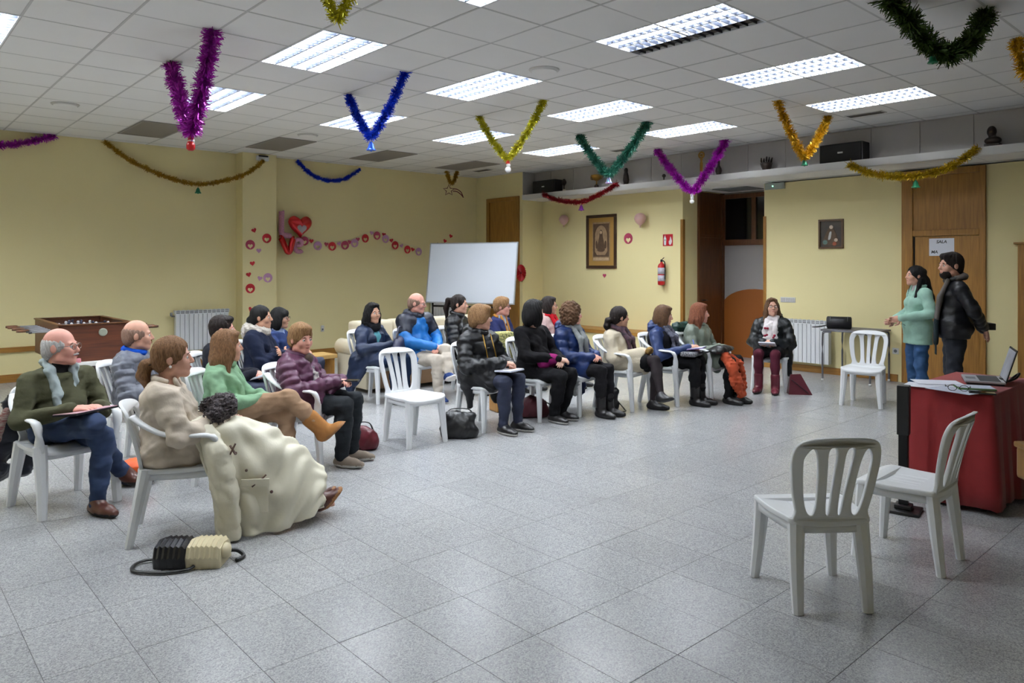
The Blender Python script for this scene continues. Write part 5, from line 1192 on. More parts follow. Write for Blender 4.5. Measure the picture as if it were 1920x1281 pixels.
    cuts = [(J.nb+A(0,0,.045 if up.get('collar') in ('high', 'hood', 'fur') else .012), A(0,.30,.95))]
    if stand: cuts.append((J.pel-A(0,0,.05+.13*tail), A(0,0,-1)))
    op = up.get('open')
    if up.get('collar') == 'lapel': pr += [Cp(J.nb+A(0,.13,.03), J.che+A(0,.155*w+t_,-.05), .050, .012, .008, sub=True)]
    if op:
        pr += [Cp(J.nb+A(0,.16,.0), J.wai+A(0,.23,-.02), up.get('ow', .085), up.get('ow', .085)*.9, .012, sub=True)]
    blob('jacket' if up.get('name') is None else up['name'], pr, vc, up['m'], root, cuts=cuts, fold=(up.get('fold', .0036), 24, int(abs(pos[0])*37)))
    if op:
        blob('inner_top', [El(J.wai+A(0,.01,0), (.125*w,.108*w,.16), .04), El(J.che, (.135*w,.098*w,.155), .04)]+([El(J.che+A(s*.058,.078*w,-.015), (.056,.044,.056), .04) for s in (-1, 1)] if bust else [])+[Cp(J.nb-A(0,-.01,.03), J.nb+A(0,.012,.03), .066, .058, .04)], vc, op, root)
    co = up.get('collar')
    ring = lambda r, tube, dz, dy=0., tilt=.25, n=12: [Cp(J.nb+A(r*math.cos(a), r*math.sin(a)*1.05+dy, dz+tilt*-r*math.sin(a)), J.nb+A(r*math.cos(a+2*math.pi/n), r*math.sin(a+2*math.pi/n)*1.05+dy, dz+tilt*-r*math.sin(a+2*math.pi/n)), tube, None, .015) for a in [2*math.pi*k/n for k in range(n)]]
    if co == 'high': blob('collar', ring(.068, .024, .035), .009 if near else .011, up.get('cm', up['m']), root)
    if co == 'hood': blob('hood', ring(.082, .034, .030, -.02)+[El(J.nb+A(0,-.10,.0), (.125,.055,.085), .04)], .010 if near else .012, up.get('cm', up['m']), root, fold=(.003, 40, 3))
    if co == 'fur': blob('fur_collar', ring(.086, .042, .03, -.015)+[El(J.nb+A(0,-.11,.0), (.12,.05,.08), .04)], .009 if near else .011, up['cm'], root, fold=(.005, 120, 3))
    if co == 'lapel': blob('collar', ring(.070, .017, .022)[5:13]+[Cp(J.nb+A(s*.06,.05,.02), J.che+A(s*.035,.135*w,-.03), .028, .020, .01, flat=(A(0,.9,.35), 2.0)) for s in (-1, 1)], .009 if near else .011, up.get('cm', up['m']), root)
    if scarf:
        sm2, kind2 = scarf
        pr = ring(.072, .030, .040, .0, .35)
        if kind2 != 'loop':
            a0 = [J.nb+A(s*.055,.075,.02) for s in (-1, 1)]
            for i, s in ((0, -1), (1, 1)): pr += chain([a0[i], J.che+A(s*.050,.155*w+t_,.02), J.wai+A(s*.055,.165*w+t_,.02 if kind2 == 'short' else -.06)], [.034,.036,.034], .02, flat=(A(0,1,0), 1.7))
        else: pr += [El(J.nb+A(0,.07,-.01), (.085,.045,.055), .03)]
        blob('scarf', pr, .009 if near else .0105, sm2, root, fold=(.0022, 34, 9))
    if extra: extra(J, root, vc, near)
    return J
def world_pt(J, p):
    q = J.root.matrix_basis @ Vector(p); return q
def local_thing(J, name, label, cat, p, rz=0.0, group=None):
    q = world_pt(J, p); return thing(name, label, cat, tuple(q), J.root.rotation_euler.z+rz, group)
# ------------------------------------------------------------------ who sits where
S_blk = fab('black_shoe', (22, 20, 22), 'leather'); S_brn = fab('brown_shoe', (86, 48, 38), 'leather'); S_tan = fab('tan_suede', (176, 122, 70)); S_tau = fab('taupe_sneaker', (150, 136, 122)); S_navy = fab('navy_sneaker', (30, 50, 96))
SO_b = mat('sole_black', (24, 24, 26), .7); SO_w = mat('sole_white', (216, 212, 206), .6); SO_t = mat('sole_tan', (150, 104, 62), .7)
T_blk = fab('black_trousers', (14, 14, 17)); T_navy = fab('dark_jeans', (28, 36, 60), 'denim')
def seat_for(pos, face, label, arm=False, back=.045):
    n = math.hypot(*face); return chair(pos[0]+face[0]/n*back, pos[1]+face[1]/n*back, face[0], face[1], label, arm, 'occupied white plastic chairs')
def noteb(J, p, rz, label, m, w=.15, l=.21, tilt=.25, mp=None, pen=False):
    t = local_thing(J, 'notebook', label, 'notebook', p, rz); t.rotation_euler = (tilt, 0, J.root.rotation_euler.z+rz)
    MB().bbox((-w/2,-l/2,0), (w/2,l/2,.012), .002).obj('cover', m, t); MB().box((-w/2+.004,-l/2+.004,.012), (w/2-.004,l/2-.004,.016)).obj('pages', mp or M_paper, t)
    if pen:
        q = world_pt(J, p); o = MB().tube([(0,0,.02),(.03,.05,.10)], .004, 8).obj('pen', mat('blue_pen', (70, 90, 200), .4), loc=tuple(q), smooth=True); tag(o, 'pen held over '+label, 'pen')

# 1 grey-haired man, olive jumper
F = (.25,-.97); p = (1.04, 5.72)
def ex1(J, root, vc, near):
    m = fab('pale_grey_scarf', (178, 192, 194)); n = J.nb
    pr = chain([n+A(-.045,.09,-.12), n+A(-.075,.06,.015), n+A(-.05,-.07,.055), n+A(.05,-.07,.055), n+A(.075,.06,.015), n+A(.06,.12,-.14), n+A(.07,.15,-.27)], [.03,.032,.03,.03,.032,.032,.03], .02, flat=(A(0,.6,.8), 1.3))+chain([n+A(-.045,.09,-.12), n+A(-.07,.14,-.25)], .03, .02, flat=(A(0,1,0), 1.5))
    blob('scarf', pr, .009, m, root, fold=(.003, 60, 2))
    blob('moustache', [Cp(J.H(A(-.024,.096,-.055)), J.H(A(.024,.096,-.055)), .007, None, .006)], .005, HR['grey'], root)
    blob('turtleneck', [Cp(J.nb-A(0,0,.02), J.nb+A(0,.012,.055), .070, .062, .02)], .009, fab('black_knit', (26, 26, 28)), root)
J = person('grey-haired man in olive jumper with pale scarf, notebook on crossed legs', p, F, 1.185, (.80,-.60), dict(m=fab('olive_knit', (74, 74, 54)), t=.014, belly=2.2, fold=.004, name='jumper'), dict(m=fab('blue_jeans', (36, 56, 92), 'denim'), hem=-.02, lk=1.1), ('shoe', S_brn, SO_b), ('tonsure', 'grey'), 'pink', 1.12, 1.03, .04, legs=[(A(-.06,.44,.475), A(-.02,.44,.085)), (A(.02,.46,.585), A(-.25,.30,.22))], arms=[(A(-.25,.07,.60), A(-.10,.30,.665)), (A(.27,.07,.60), A(.10,.34,.68))], bust=False, glasses=1, extra=ex1, curl=.35)
noteb(J, (.02,.38,.655), 0.2, 'dark open notebook on the lap of the man in olive', fab('black_cover', (30, 28, 32)), .30, .22, .12, mat('pink_paper', (190, 150, 160), .7))
seat_for(p, F, 'white plastic armchair under the man in olive jumper', True)
cw = J.root
cq = thing('draped_coat', 'dark navy coat hanging over the chair of the man in olive', 'coat', (p[0], p[1], 0), rotdir(*F))
m = fab('navy_coat_cloth', (30, 34, 46), 'puffer')
blob('coat_cloth', chain([A(.16,-.30,.64), A(.19,-.36,.45), A(.24,-.42,.22), A(.27,-.46,.06)], [.055,.075,.080,.05], .05, flat=(A(.5,.8,0), 1.5))+chain([A(-.12,-.30,.66), A(-.06,-.38,.42), A(.06,-.40,.20)], [.05,.08,.07], .06, flat=(A(.3,.9,0), 1.6))+chain([A(-.15,-.28,.69), A(.17,-.28,.69)], .05, .04), .012, m, cq, fold=(.006, 26, 4))
blob('scarf_end', chain([A(.24,-.20,.63), A(.27,-.25,.52), A(.27,-.27,.45)], [.03,.034,.034], .02, flat=(A(.8,.5,0), 2.0)), .010, mat('striped_scarf', (170, 160, 150), .85, col2=(120, 40, 44), scale=14, stretch=(2,2,9)), cq)

# 2 bald man, grey puffer
F = (.75,-.66); p = (1.72, 6.48)
person('bald man in grey quilted jacket with blue collar before the football table', p, F, 1.165, (.93,-.30), dict(m=fab('grey_puffer', (112, 116, 128), 'puffer'), t=.024, q=.016, qp=.06, collar='high', cm=fab('cobalt_collar', (20, 80, 190))), dict(m=T_blk), ('shoe', S_blk, SO_b), ('tonsure', 'stubble'), 'fair', 1.08, 1.02, bust=False)
seat_for(p, F, 'white plastic chair under the bald man in grey', False)

# 3 woman with ponytail, cream coat
F = (.90,-.36); p = (1.43, 4.66)
def ex3(J, root, vc, near):
    MB().ball(J.H(A(.082,-.004,-.048)), .009, 8, 6).obj('earring', mat('pearl', (236, 230, 226), .2), root, True)
    MB().tube([tuple(J.H(A(*q))) for q in ((.03,-.122,-.035),(0,-.132,-.02),(-.03,-.122,-.035),(0,-.125,-.055))], .010, 8, closed=True).obj('hair_tie', M_black, root, True)
J3 = person('woman with low ponytail in cream wool coat, white coat over her lap', p, F, 1.175, (.90,-.42), dict(m=fab('cream_wool', (222, 208, 190)), t=.026, tail=.65, collar='lapel', belly=1.6, fold=.005, name='coat'), dict(m=fab('beige_trousers', (170, 150, 124))), ('shoe', S_brn, SO_t), ('lowpony', 'light'), 'fair', 1.10, 1.0, .03, legs='out', arms=[(A(-.23,.07,.62), A(-.08,.30,.64)), (A(.25,.06,.62), A(.06,.31,.66))], extra=ex3, lip=1)
seat_for(p, F, 'white plastic armchair nearest the viewer on the left', True)
wc = thing('white_coat', 'ivory padded coat with grey fur hood spread over her lap', 'coat', (p[0], p[1], 0), rotdir(*F))
M_ivory = mat('ivory_nylon', (234, 228, 206), .5, var=.06, scale=9, bump=.15, bscale=40)
def drape(ctrl, name, m, parent, nu=56, nv=60, amp=.017, th=.016, seed=1):
    G = np.array(ctrl, float); V_, U_ = G.shape[:2]
    def cr(arr, t):
        n = len(arr)-1; t = min(max(t, 0), n-1e-6); i_ = int(t); f_ = t-i_; g = lambda k: arr[min(max(k, 0), n)]
        p0, p1, p2, p3 = g(i_-1), g(i_), g(i_+1), g(i_+2)
        return .5*((2*p1)+(-p0+p2)*f_+(2*p0-5*p1+4*p2-p3)*f_**2+(-p0+3*p1-3*p2+p3)*f_**3)
    q = np.random.default_rng(seed); ph = q.uniform(0, 6, 8); P_ = np.zeros((nv, nu, 3))
    for a in range(nv):
        rows = [cr(G[:, k], a/(nv-1)*(V_-1)) for k in range(U_)]
        for b_ in range(nu): P_[a, b_] = cr(np.array(rows), b_/(nu-1)*(U_-1))
    du = np.gradient(P_, axis=1); dv = np.gradient(P_, axis=0); N_ = np.cross(du, dv); N_ /= np.linalg.norm(N_, axis=2)[..., None]+1e-9
    uu, vv = np.meshgrid(np.linspace(0, 1, nu), np.linspace(0, 1, nv))
    w_ = amp*(np.sin(uu*26+3*np.sin(vv*5+ph[0])+ph[1])*(.35+.65*vv)+.6*np.sin(vv*30+5*np.sin(uu*7+ph[2])+ph[3])*.7+.5*np.sin((uu+vv)*34+ph[4]+4*np.sin(uu*9)))
    P_ = P_+N_*w_[..., None]; P_[..., 2] = np.maximum(P_[..., 2], .012)
    idx = np.arange(nv*nu).reshape(nv, nu); F_ = np.stack([idx[:-1, :-1], idx[:-1, 1:], idx[1:, 1:], idx[1:, :-1]], -1).reshape(-1, 4)
    o = link(name, np_mesh(name, P_.reshape(-1, 3), F_, m), parent); s_ = o.modifiers.new('thickness', 'SOLIDIFY'); s_.thickness = th; s_.offset = 0; return o
drape([[(-.16,.10,.60),(-.18,.36,.58),(-.16,.62,.44),(-.10,.84,.22)], [(0,.10,.655),(0,.38,.65),(0,.64,.53),(-.02,.88,.30)], [(.19,.12,.63),(.18,.38,.61),(.15,.66,.46),(.05,.89,.25)], [(.255,.22,.34),(.255,.42,.30),(.235,.70,.22),(.095,.89,.17)], [(.27,.26,.015),(.275,.46,.014),(.24,.68,.03),(.13,.88,.09)]], 'coat_body', M_ivory, wc)
blob('sleeve', chain([A(.20,.20,.62), A(.265,.26,.50), A(.29,.31,.28), A(.29,.33,.03)], [.055,.068,.072,.066], .02, flat=(A(.95,-.2,0), 1.35), q=(.006, .07)), .0105, M_ivory, wc, cuts=[(A(0,0,.008), A(0,0,-1))], fold=(.003, 40, 8))
MB().bbox((-.075,-.008,-.10), (.075,.008,.06), .006, T=Matrix.Translation((.268,.47,.24)) @ Matrix.Rotation(1.35, 4, 'Z') @ Matrix.Rotation(-.06, 4, 'X')).obj('pocket', M_ivory, wc)
MB().bbox((-.08,-.006,-.025), (.08,.006,.02), .004, T=Matrix.Translation((.284,.47,.325)) @ Matrix.Rotation(1.35, 4, 'Z')).obj('pocket_flap', M_ivory, wc)
blob('fur_trim', chain([A(-.16,.20,.70), A(-.06,.29,.735), A(.05,.30,.735), A(.14,.24,.70)], [.05,.062,.062,.05], .02), .008, mat('grey_fur', (104, 96, 98), .95, col2=(46, 42, 46), scale=30, bump=.8, bscale=90), wc, fold=(.010, 130, 3))
for q, r in (((.262,.36,.50), .010), ((.272,.33,.42), .009), ((.285,.42,.40), .009), ((.286,.56,.26), .010), ((.256,.66,.22), .010)): MB().ball(q, (.006, r, r), 10, 6).obj('snap_button', mat('button_brown', (84, 60, 48), .4), wc, True)
for a, b in (((.268,.33,.55),(.285,.36,.50)), ((.275,.36,.56),(.284,.33,.50)), ((.285,.45,.30),(.272,.53,.36))): MB().tube([a, b], .009, 6, flat=.6).obj('leather_tab', MATS['button_brown'], wc)

# 4 woman in green jumper
F = (.76,-.65); p = (2.08, 5.52)
J = person('woman with long light brown hair in mint green jumper and tan boots', p, F, 1.125, (.97,-.25), dict(m=fab('mint_knit', (146, 186, 150)), t=.016, fold=.0035, name='jumper', collar='high'), dict(m=fab('camel_trousers', (176, 144, 116))), ('ugg', S_tan, SO_t), ('longback', 'light'), 'fair', 1.0, .98, legs=[(A(-.05,.44,.475), A(-.04,.42,.085)), (A(.0,.46,.60), A(-.05,.70,.36))], arms=[(A(-.22,.07,.60), A(-.06,.30,.60)), (A(.23,.05,.60), A(.02,.28,.60))])
seat_for(p, F, 'white plastic chair under the woman in mint green', False)

# 5 dark-haired man
F = (.80,-.60); p = (2.47, 6.66)
J = person('dark-haired man in black jacket behind the mint green jumper', p, F, 1.155, (.90,-.40), dict(m=fab('charcoal_jacket', (26, 28, 38)), t=.02), dict(m=T_navy), ('shoe', S_blk, SO_b), ('man', 'dkbrown'), 'pink', 1.06, 1.0, bust=False)
seat_for(p, F, 'white plastic chair under the dark-haired man in black', False)
noteb(J, (.0,.36,.60), 0, 'pale folder on the lap of dark-haired man', M_paper, .2, .26)

# 6, 7 two young people in navy
F = (.72,-.69); p = (3.14, 7.39)
J = person('woman with tied black hair in navy parka with white furry hood', p, F, 1.19, (.80,-.60), dict(m=fab('navy_parka', (20, 28, 50)), t=.03, tail=.5, collar='fur', cm=mat('white_fleece', (218, 210, 200), .95, bump=.8, bscale=120), open=fab('grey_top', (170, 166, 160)), ow=.06), dict(m=T_navy), ('shoe', S_blk, SO_b), ('bun', 'black'), 'tan', 1.02, .98, .02, arms='folded')
seat_for(p, F, 'white plastic chair under the woman with white furry hood', False)
F = (.70,-.71); p = (3.58, 7.92)
J = person('young person with black fringe in navy jacket beside the furry hood', p, F, 1.13, (.72,-.69), dict(m=fab('navy_blouson', (44, 60, 104)), t=.016, open=fab('pale_blue_shirt', (170, 186, 220)), ow=.06), dict(m=T_navy), ('shoe', S_blk, SO_b), ('bang', 'black'), 'tan', .95, .95, glasses=0)
seat_for(p, F, 'white plastic chair under the black-fringed young person', False)

# 8 woman in plum puffer
F = (.62,-.78); p = (2.72, 5.62)
def ex8(J, root, vc, near):
    m = mat('patterned_scarf', (206, 198, 190), .8, col2=(70, 60, 84), scale=34)
    blob('scarf_end', chain([J.nb+A(.02,.10,-.06), J.che+A(.03,.17,-.02), J.wai+A(.05,.22,-.02), A(.12,.24,.52), A(.17,.27,.36)], [.03,.034,.036,.042,.046], .02, flat=(A(.3,1,0), 1.7)), .010, m, root, fold=(.004, 60, 4))
    blob('knot', [El(J.nb+A(.01,.10,.0), (.05,.035,.045))], .008, mat('brown_gold_scarf', (84, 64, 44), .8, col2=(40, 30, 30), scale=40), root)
J = person('short-haired woman in plum quilted jacket holding a phone', p, F, 1.13, (.16,-.99), dict(m=fab('plum_puffer', (92, 52, 78), 'puffer'), t=.028, q=.017, qp=.062, tail=.45, collar='high', open=fab('crimson_top', (130, 30, 44)), ow=.055, belly=1.8), dict(m=fab('charcoal_check', (34, 38, 42)), t=.008), ('shoe', S_tau, SO_w), ('short', 'blond'), 'pink', 1.12, 1.0, -.06, legs='flat', arms=[(A(-.26,.07,.60), A(-.06,.33,.66)), (A(.27,.07,.60), A(.05,.32,.66))], extra=ex8)
seat_for(p, F, 'white plastic armchair under the woman in plum jacket', True)
ph = local_thing(J, 'mobile_phone', 'dark phone in the hands of woman in plum', 'phone', (0,.43,.665), .1); MB().bbox((-.036,-.07,0), (.036,.07,.012), .004).obj('body', M_black, ph); MB().box((-.032,-.066,.012), (.032,.066,.0126)).obj('screen', M_glassd, ph)

# 9 woman with long black hair, blue coat
F = (.35,-.94); p = (4.60, 7.62)
J = person('woman with long black hair in dark blue coat and turquoise top', p, F, 1.16, (.06,-1.0), dict(m=fab('night_blue_coat', (34, 46, 72), 'puffer'), t=.022, tail=.5, open=fab('turquoise_top', (104, 176, 188)), ow=.10, hang=[(A(.20,-.08,.50), A(.24,-.16,.10), .09, .05, (A(.9,.2,0), 1.7)), (A(.18,.06,.50), A(.24,-.05,.25), .08, .05, (A(.9,.2,0), 1.6))]), dict(m=fab('navy_trousers', (24, 40, 66))), ('shoe', S_blk, SO_b), ('wavy', 'black'), 'tan', 1.06, 1.0, .03, arms=[(A(-.24,.06,.62), A(-.10,.28,.65)), (A(.25,.05,.62), A(.02,.28,.68))], scarf=(fab('black_loop_scarf', (20, 20, 24)), 'loop'))
seat_for(p, F, 'white plastic chair under the woman with long black hair', False)
o = local_thing(J, 'handbag', 'navy handbag on the lap of woman with long black hair', 'handbag', (-.10,.33,.60), .3)
blob('bag_body', [El(A(0,0,.08), (.15,.07,.09)), Cp(A(-.12,0,.03), A(.12,0,.03), .055)], .012, fab('navy_leather', (38, 40, 66), 'leather'), o); MB().tube(smooth_path([(-.1,0,.14),(-.06,0,.26),(.06,0,.26),(.1,0,.14)], 5), .010, 8).obj('handle', mat('stripe_handle', (60, 60, 76), .5), o, True)

# 10 bald man, blue ski jacket
F = (.12,-.99); p = (5.12, 7.45)
J = person('bald man with glasses in bright blue and black ski jacket', p, F, 1.27, (.62,-.78), dict(m=mat('ski_blue', (24, 116, 196), .5, var=.1, scale=6), t=.028, tail=.3, collar='hood', cm=fab('ski_black', (34, 38, 52), 'puffer'), open=fab('maroon_fleece', (84, 30, 40)), ow=.080, belly=1.4), dict(m=fab('stone_trousers', (206, 196, 182)), t=.006), ('shoe', S_navy, SO_w), ('tonsure', 'stubble'), 'pink', 1.14, 1.02, -.10, legs=[(A(-.05,.46,.60), A(.06,.62,.34)), (A(.08,.46,.485), A(.08,.46,.085))], arms='knee', bust=False, glasses=1,
  extra=lambda J, root, vc, near: blob('shoulder_yoke', [Cp(J.sh[0]*.95+J.sh[1]*.05, J.sh[1]*.95+J.sh[0]*.05, .097, None, .05)]+[Cp(J.sh[i], J.sh[i]*.5+J.el[i]*.5, .098, .085, .04) for i in (0, 1)]+[El(J.che+A(0,-.01,.07), (.195,.14,.09), .05)]+[Cp(J.nb+A(0,.18,.02), J.che+A(0,.24,-.08), .11, None, .012, sub=True)], .0145, fab('ski_black', (34, 38, 52), 'puffer'), root, cuts=[(J.nb+A(0,0,.045), A(0,-.25,.97))]))
seat_for(p, F, 'white plastic chair under the man in ski jacket', False)

# 11 young woman, black puffer
F = (.45,-.89); p = (5.70, 7.36)
person('young woman with high ponytail in black puffer jacket', p, F, 1.235, (.62,-.78), dict(m=fab('black_puffer', (21, 22, 26), 'puffer'), t=.026, q=.015, qp=.065, collar='high'), dict(m=T_blk), ('shoe', S_blk, SO_b), ('pony', 'dkbrown'), 'fair', 1.0, .98, arms='lap')
seat_for(p, F, 'white plastic chair under the young woman with ponytail', False)

# 12 woman, black puffer front row
F = (.12,-.99); p = (4.65, 5.66)
def ex12(J, root, vc, near):
    for s in (-1, 1): MB().tube([tuple(J.nb+A(s*.055,.11,.0)), tuple(J.che+A(s*.06,.178,-.02)), tuple(J.wai+A(s*.065,.205,-.02)), tuple(A(s*.12,.22,.52))], .006, 6).obj('zip', M_gold, root, True)
    MB().tube([tuple(J.che+A(*q)) for q in ((-.03,.150,-.0),(.04,.150,.0),(.05,.165,-.08),(-.02,.165,-.10))], .005, 6, closed=True).obj('print_outline', M_white, root)
J = person('short-haired woman in long black puffer with notebook in front row', p, F, 1.205, (.88,-.47), dict(m=fab('black_puffer', (21, 22, 26), 'puffer'), t=.028, q=.015, qp=.065, tail=.6, collar='hood', open=fab('black_top', (20, 20, 22)), ow=.062, belly=1.6, hang=[(A(-.2,-.06,.47), A(-.22,.0,.22), .08, .03, (A(.9,.2,0), 1.6)), (A(.19,.02,.47), A(.21,.06,.24), .08, .03, (A(.9,.2,0), 1.6))]), dict(m=T_navy), ('shoe', S_blk, SO_w), ('fluffy', 'blond'), 'fair', 1.16, 1.0, legs='flat', arms='write', extra=ex12)
noteb(J, (.02,.36,.585), .1, 'notebook on the knees of the front-row woman in black puffer', M_paper2, .22, .28, .05)
seat_for(p, F, 'white plastic chair under the front-row woman in black puffer', False)

# 13 blond woman with glasses
F = (.40,-.92); p = (6.24, 7.16)
person('short blond woman with glasses in navy coat with ochre lining', p, F, 1.195, (.62,-.78), dict(m=fab('ink_coat', (38, 44, 84)), t=.024, collar='lapel', cm=fab('ochre_lining', (186, 130, 60)), open=fab('ice_grey_jumper', (176, 188, 204)), ow=.095), dict(m=T_navy), ('shoe', S_blk, SO_b), ('short', 'blond'), 'pink', 1.05, .98, glasses=0)
seat_for(p, F, 'white plastic chair under the blond woman with glasses', False)

# 14 woman with black bob
F = (.14,-.99); p = (5.36, 5.64)
J = person('woman with black bob in black cardigan over magenta top', p, F, 1.245, (.98,-.10), dict(m=fab('black_cardigan', (14, 13, 16)), t=.022, tail=.3, belly=2.2, fold=.004, name='cardigan'), dict(m=T_blk, t=.006), ('shoe', S_blk, SO_w), ('bob', 'black'), 'pale', 1.1, 1.04, legs='back', arms='knee',
  extra=lambda J, root, vc, near: blob('magenta_hem', [Cp(A(-.06,.20,.60), A(.10,.22,.60), .075, .075, .04), Cp(J.wr[1]*.92+J.el[1]*.08, J.wr[1]*.80+J.el[1]*.20, .052, .055)], .014, fab('magenta_top', (140, 30, 100)), root))
seat_for(p, F, 'white plastic chair under the woman with black bob', False)

# 15 dark-haired woman with red scarf
F = (.35,-.94); p = (6.92, 6.98)
person('dark-haired woman with glasses, red scarf and pale pink coat', p, F, 1.19, (.55,-.84), dict(m=fab('blush_coat', (214, 184, 180)), t=.024, collar='hood', tail=.3), dict(m=T_blk), ('shoe', S_blk, SO_b), ('bob', 'dkbrown'), 'tan', 1.02, .98, glasses=0, scarf=(fab('red_scarf', (190, 24, 36)), 'short'))
seat_for(p, F, 'white plastic chair under the woman with red scarf', False)

# 16 curly-haired woman, royal blue coat
F = (.16,-.98); p = (5.86, 5.56)
J = person('curly-haired woman in royal blue padded coat and grey scarf', p, F, 1.195, (.88,-.47), dict(m=fab('royal_puffer', (24, 44, 92), 'puffer'), t=.026, q=.012, qp=.085, tail=.5, collar='hood', open=fab('grey_rib', (140, 146, 148)), ow=.06, hang=[(A(-.20,-.04,.48), A(-.22,-.02,.20), .085, .05, (A(.9,.2,0), 1.7))]), dict(m=fab('faded_black_trousers', (22, 21, 24))), ('boot', S_blk, SO_b), ('curly', 'mid'), 'pink', 1.05, 1.0, legs='narrow', arms='lap', scarf=(fab('grey_scarf', (146, 150, 150)), 'long'))
seat_for(p, F, 'white plastic chair under the woman in royal blue', False)
t = thing('hanging_cardigan', 'pale grey garment hanging off the chair of woman in blue', 'cardigan', (p[0], p[1], 0), rotdir(*F)); blob('cloth', chain([A(.20,.16,.46), A(.245,.20,.38), A(.255,.21,.26)], [.04,.045,.04], .03, flat=(A(.9,.3,0), 1.9)), .012, MATS['grey_scarf'], t, fold=(.004, 50, 3))

# 17 woman in ivory coat
F = (.22,-.98); p = (6.50, 5.42)
J = person('dark-haired woman in ivory teddy coat, black skirt and loafers', p, F, 1.135, (.90,-.44), dict(m=mat('ivory_teddy', (216, 204, 180), .95, bump=.6, bscale=160), t=.026, tail=.55, collar='lapel', name='coat'), dict(m=fab('black_tights', (40, 34, 36)), skirt=T_blk, lk=.92), ('shoe', S_blk, SO_b), ('lowpony', 'dkbrown'), 'tan', 1.0, .97, legs=[(A(-.05,.44,.475), A(-.03,.40,.085)), (A(.03,.45,.55), A(.16,.58,.21))], arms='lap', scarf=(mat('plum_pattern_scarf', (90, 60, 70), .85, col2=(30, 28, 36), scale=30), 'short'))
seat_for(p, F, 'white plastic armchair under the woman in ivory coat', True)
t = local_thing(J, 'scarf_roll', 'mustard folded glove pair in the lap of woman in ivory', 'gloves', (.0,.37,.625)); blob('cloth', [El(A(0,0,.02), (.06,.04,.035)), El(A(.02,.02,.05), (.04,.03,.025))], .010, mat('mustard_knit', (170, 136, 70), .9, col2=(110, 80, 40), scale=40), t)

# 18 woman in blue jacket with vest
F = (.22,-.98); p = (7.12, 5.27)
J = person('woman with highlighted hair in blue jacket and black vest, writing', p, F, 1.135, (.72,-.69), dict(m=fab('cobalt_jacket', (40, 58, 104), 'puffer'), t=.020, collar='hood'), dict(m=T_blk), ('boot', S_blk, SO_b), ('bob', 'mid'), 'fair', 1.05, .98, -.12, legs='narrow', arms='write', scarf=(mat('slate_pattern_scarf', (110, 112, 128), .85, col2=(50, 50, 62), scale=36), 'long'),
  extra=lambda J, root, vc, near: blob('vest', [El(J.wai+A(0,.01,.0), (.170,.150,.17), .05), El(J.che, (.188,.142,.16), .05)]+[El(J.che+A(s*.07,.10,-.015), (.06,.05,.06), .05) for s in (-1, 1)]+[Cp(J.nb+A(0,.20,.02), J.wai+A(0,.27,-.05), .075, None, .012, sub=True)], .0145, fab('black_vest', (28, 28, 34)), root, cuts=[(J.nb-A(0,0,.02), A(0,0,1))]))
noteb(J, (.02,.40,.64), .1, 'notebook under the pen of woman in blue with vest', fab('violet_cover', (150, 130, 190)), .16, .22, .15, None, True)
seat_for(p, F, 'white plastic armchair under the writing woman in blue', True)
t = local_thing(J, 'clutch_bag', 'black and white woven bag on the knees of writing woman', 'bag', (.02,.36,.56), .1); MB().bbox((-.16,-.09,0), (.16,.09,.055), .02).obj('bag_body', mat('woven_check', (150, 150, 156), .8, col2=(20, 20, 26), scale=70), t, True)

# 19 auburn woman, silver-green jacket
F = (.10,-.99); p = (7.58, 5.08)
J = person('auburn-haired woman in silver grey-green jacket with rust garment', p, F, 1.155, (.62,-.78), dict(m=fab('sage_puffer', (126, 136, 124), 'puffer'), t=.022, q=.010, qp=.08, tail=.6, collar='high', hang=[(A(-.19,.04,.48), A(-.22,.12,.34), .075, .05, (A(.9,.2,0), 1.6))]), dict(m=T_blk), ('shoe', S_blk, SO_b), ('wavy', 'red'), 'pink', 1.06, .98, -.05, legs=[(A(-.09,.44,.48), A(-.02,.46,.085)), (A(.09,.44,.48), A(.10,.42,.085))], arms='lap')
seat_for(p, F, 'white plastic armchair under the auburn-haired woman', True)
t = thing('rust_garment', 'rust orange garment falling from her lap to floor', 'garment', (p[0], p[1], 0), rotdir(*F))
blob('cloth', chain([A(.13,.40,.54), A(.15,.50,.44), A(.13,.53,.28), A(.06,.56,.14)], [.055,.06,.07,.06], .04, flat=(A(.3,.9,0), 1.5))+chain([A(.04,.42,.55), A(-.03,.51,.46), A(-.05,.53,.30), A(-.03,.55,.16)], [.03,.03,.03,.03], .03), .013, mat('rust_cord', (184, 76, 40), .9, var=.2, scale=10), t, fold=(.005, 40, 6))
t = local_thing(J, 'black_bag', 'flat black bag across the lap of auburn woman', 'bag', (.06,.32,.57), -.2); blob('bag_body', [El(A(0,0,.05), (.19,.10,.045)), El(A(.12,.03,.04), (.12,.07,.04))], .013, fab('soft_black_leather', (26, 26, 28), 'leather'), t, fold=(.004, 40, 2)); MB().tube(smooth_path([(.2,.02,.05),(.30,.03,.04),(.36,-.02,.03),(.33,-.08,.02)], 5), .009, 6).obj('strap', M_black, t, True)
t = thing('green_coat', 'dark green coat hung on the chair back behind auburn woman', 'coat', (p[0], p[1], 0), rotdir(*F)); blob('cloth', [Cp(A(-.18,-.27,.80), A(.02,-.29,.84), .07, None, .04), El(A(-.14,-.26,.72), (.12,.06,.20))], .014, fab('bottle_green', (24, 54, 46), 'puffer'), t, fold=(.004, 30, 3))

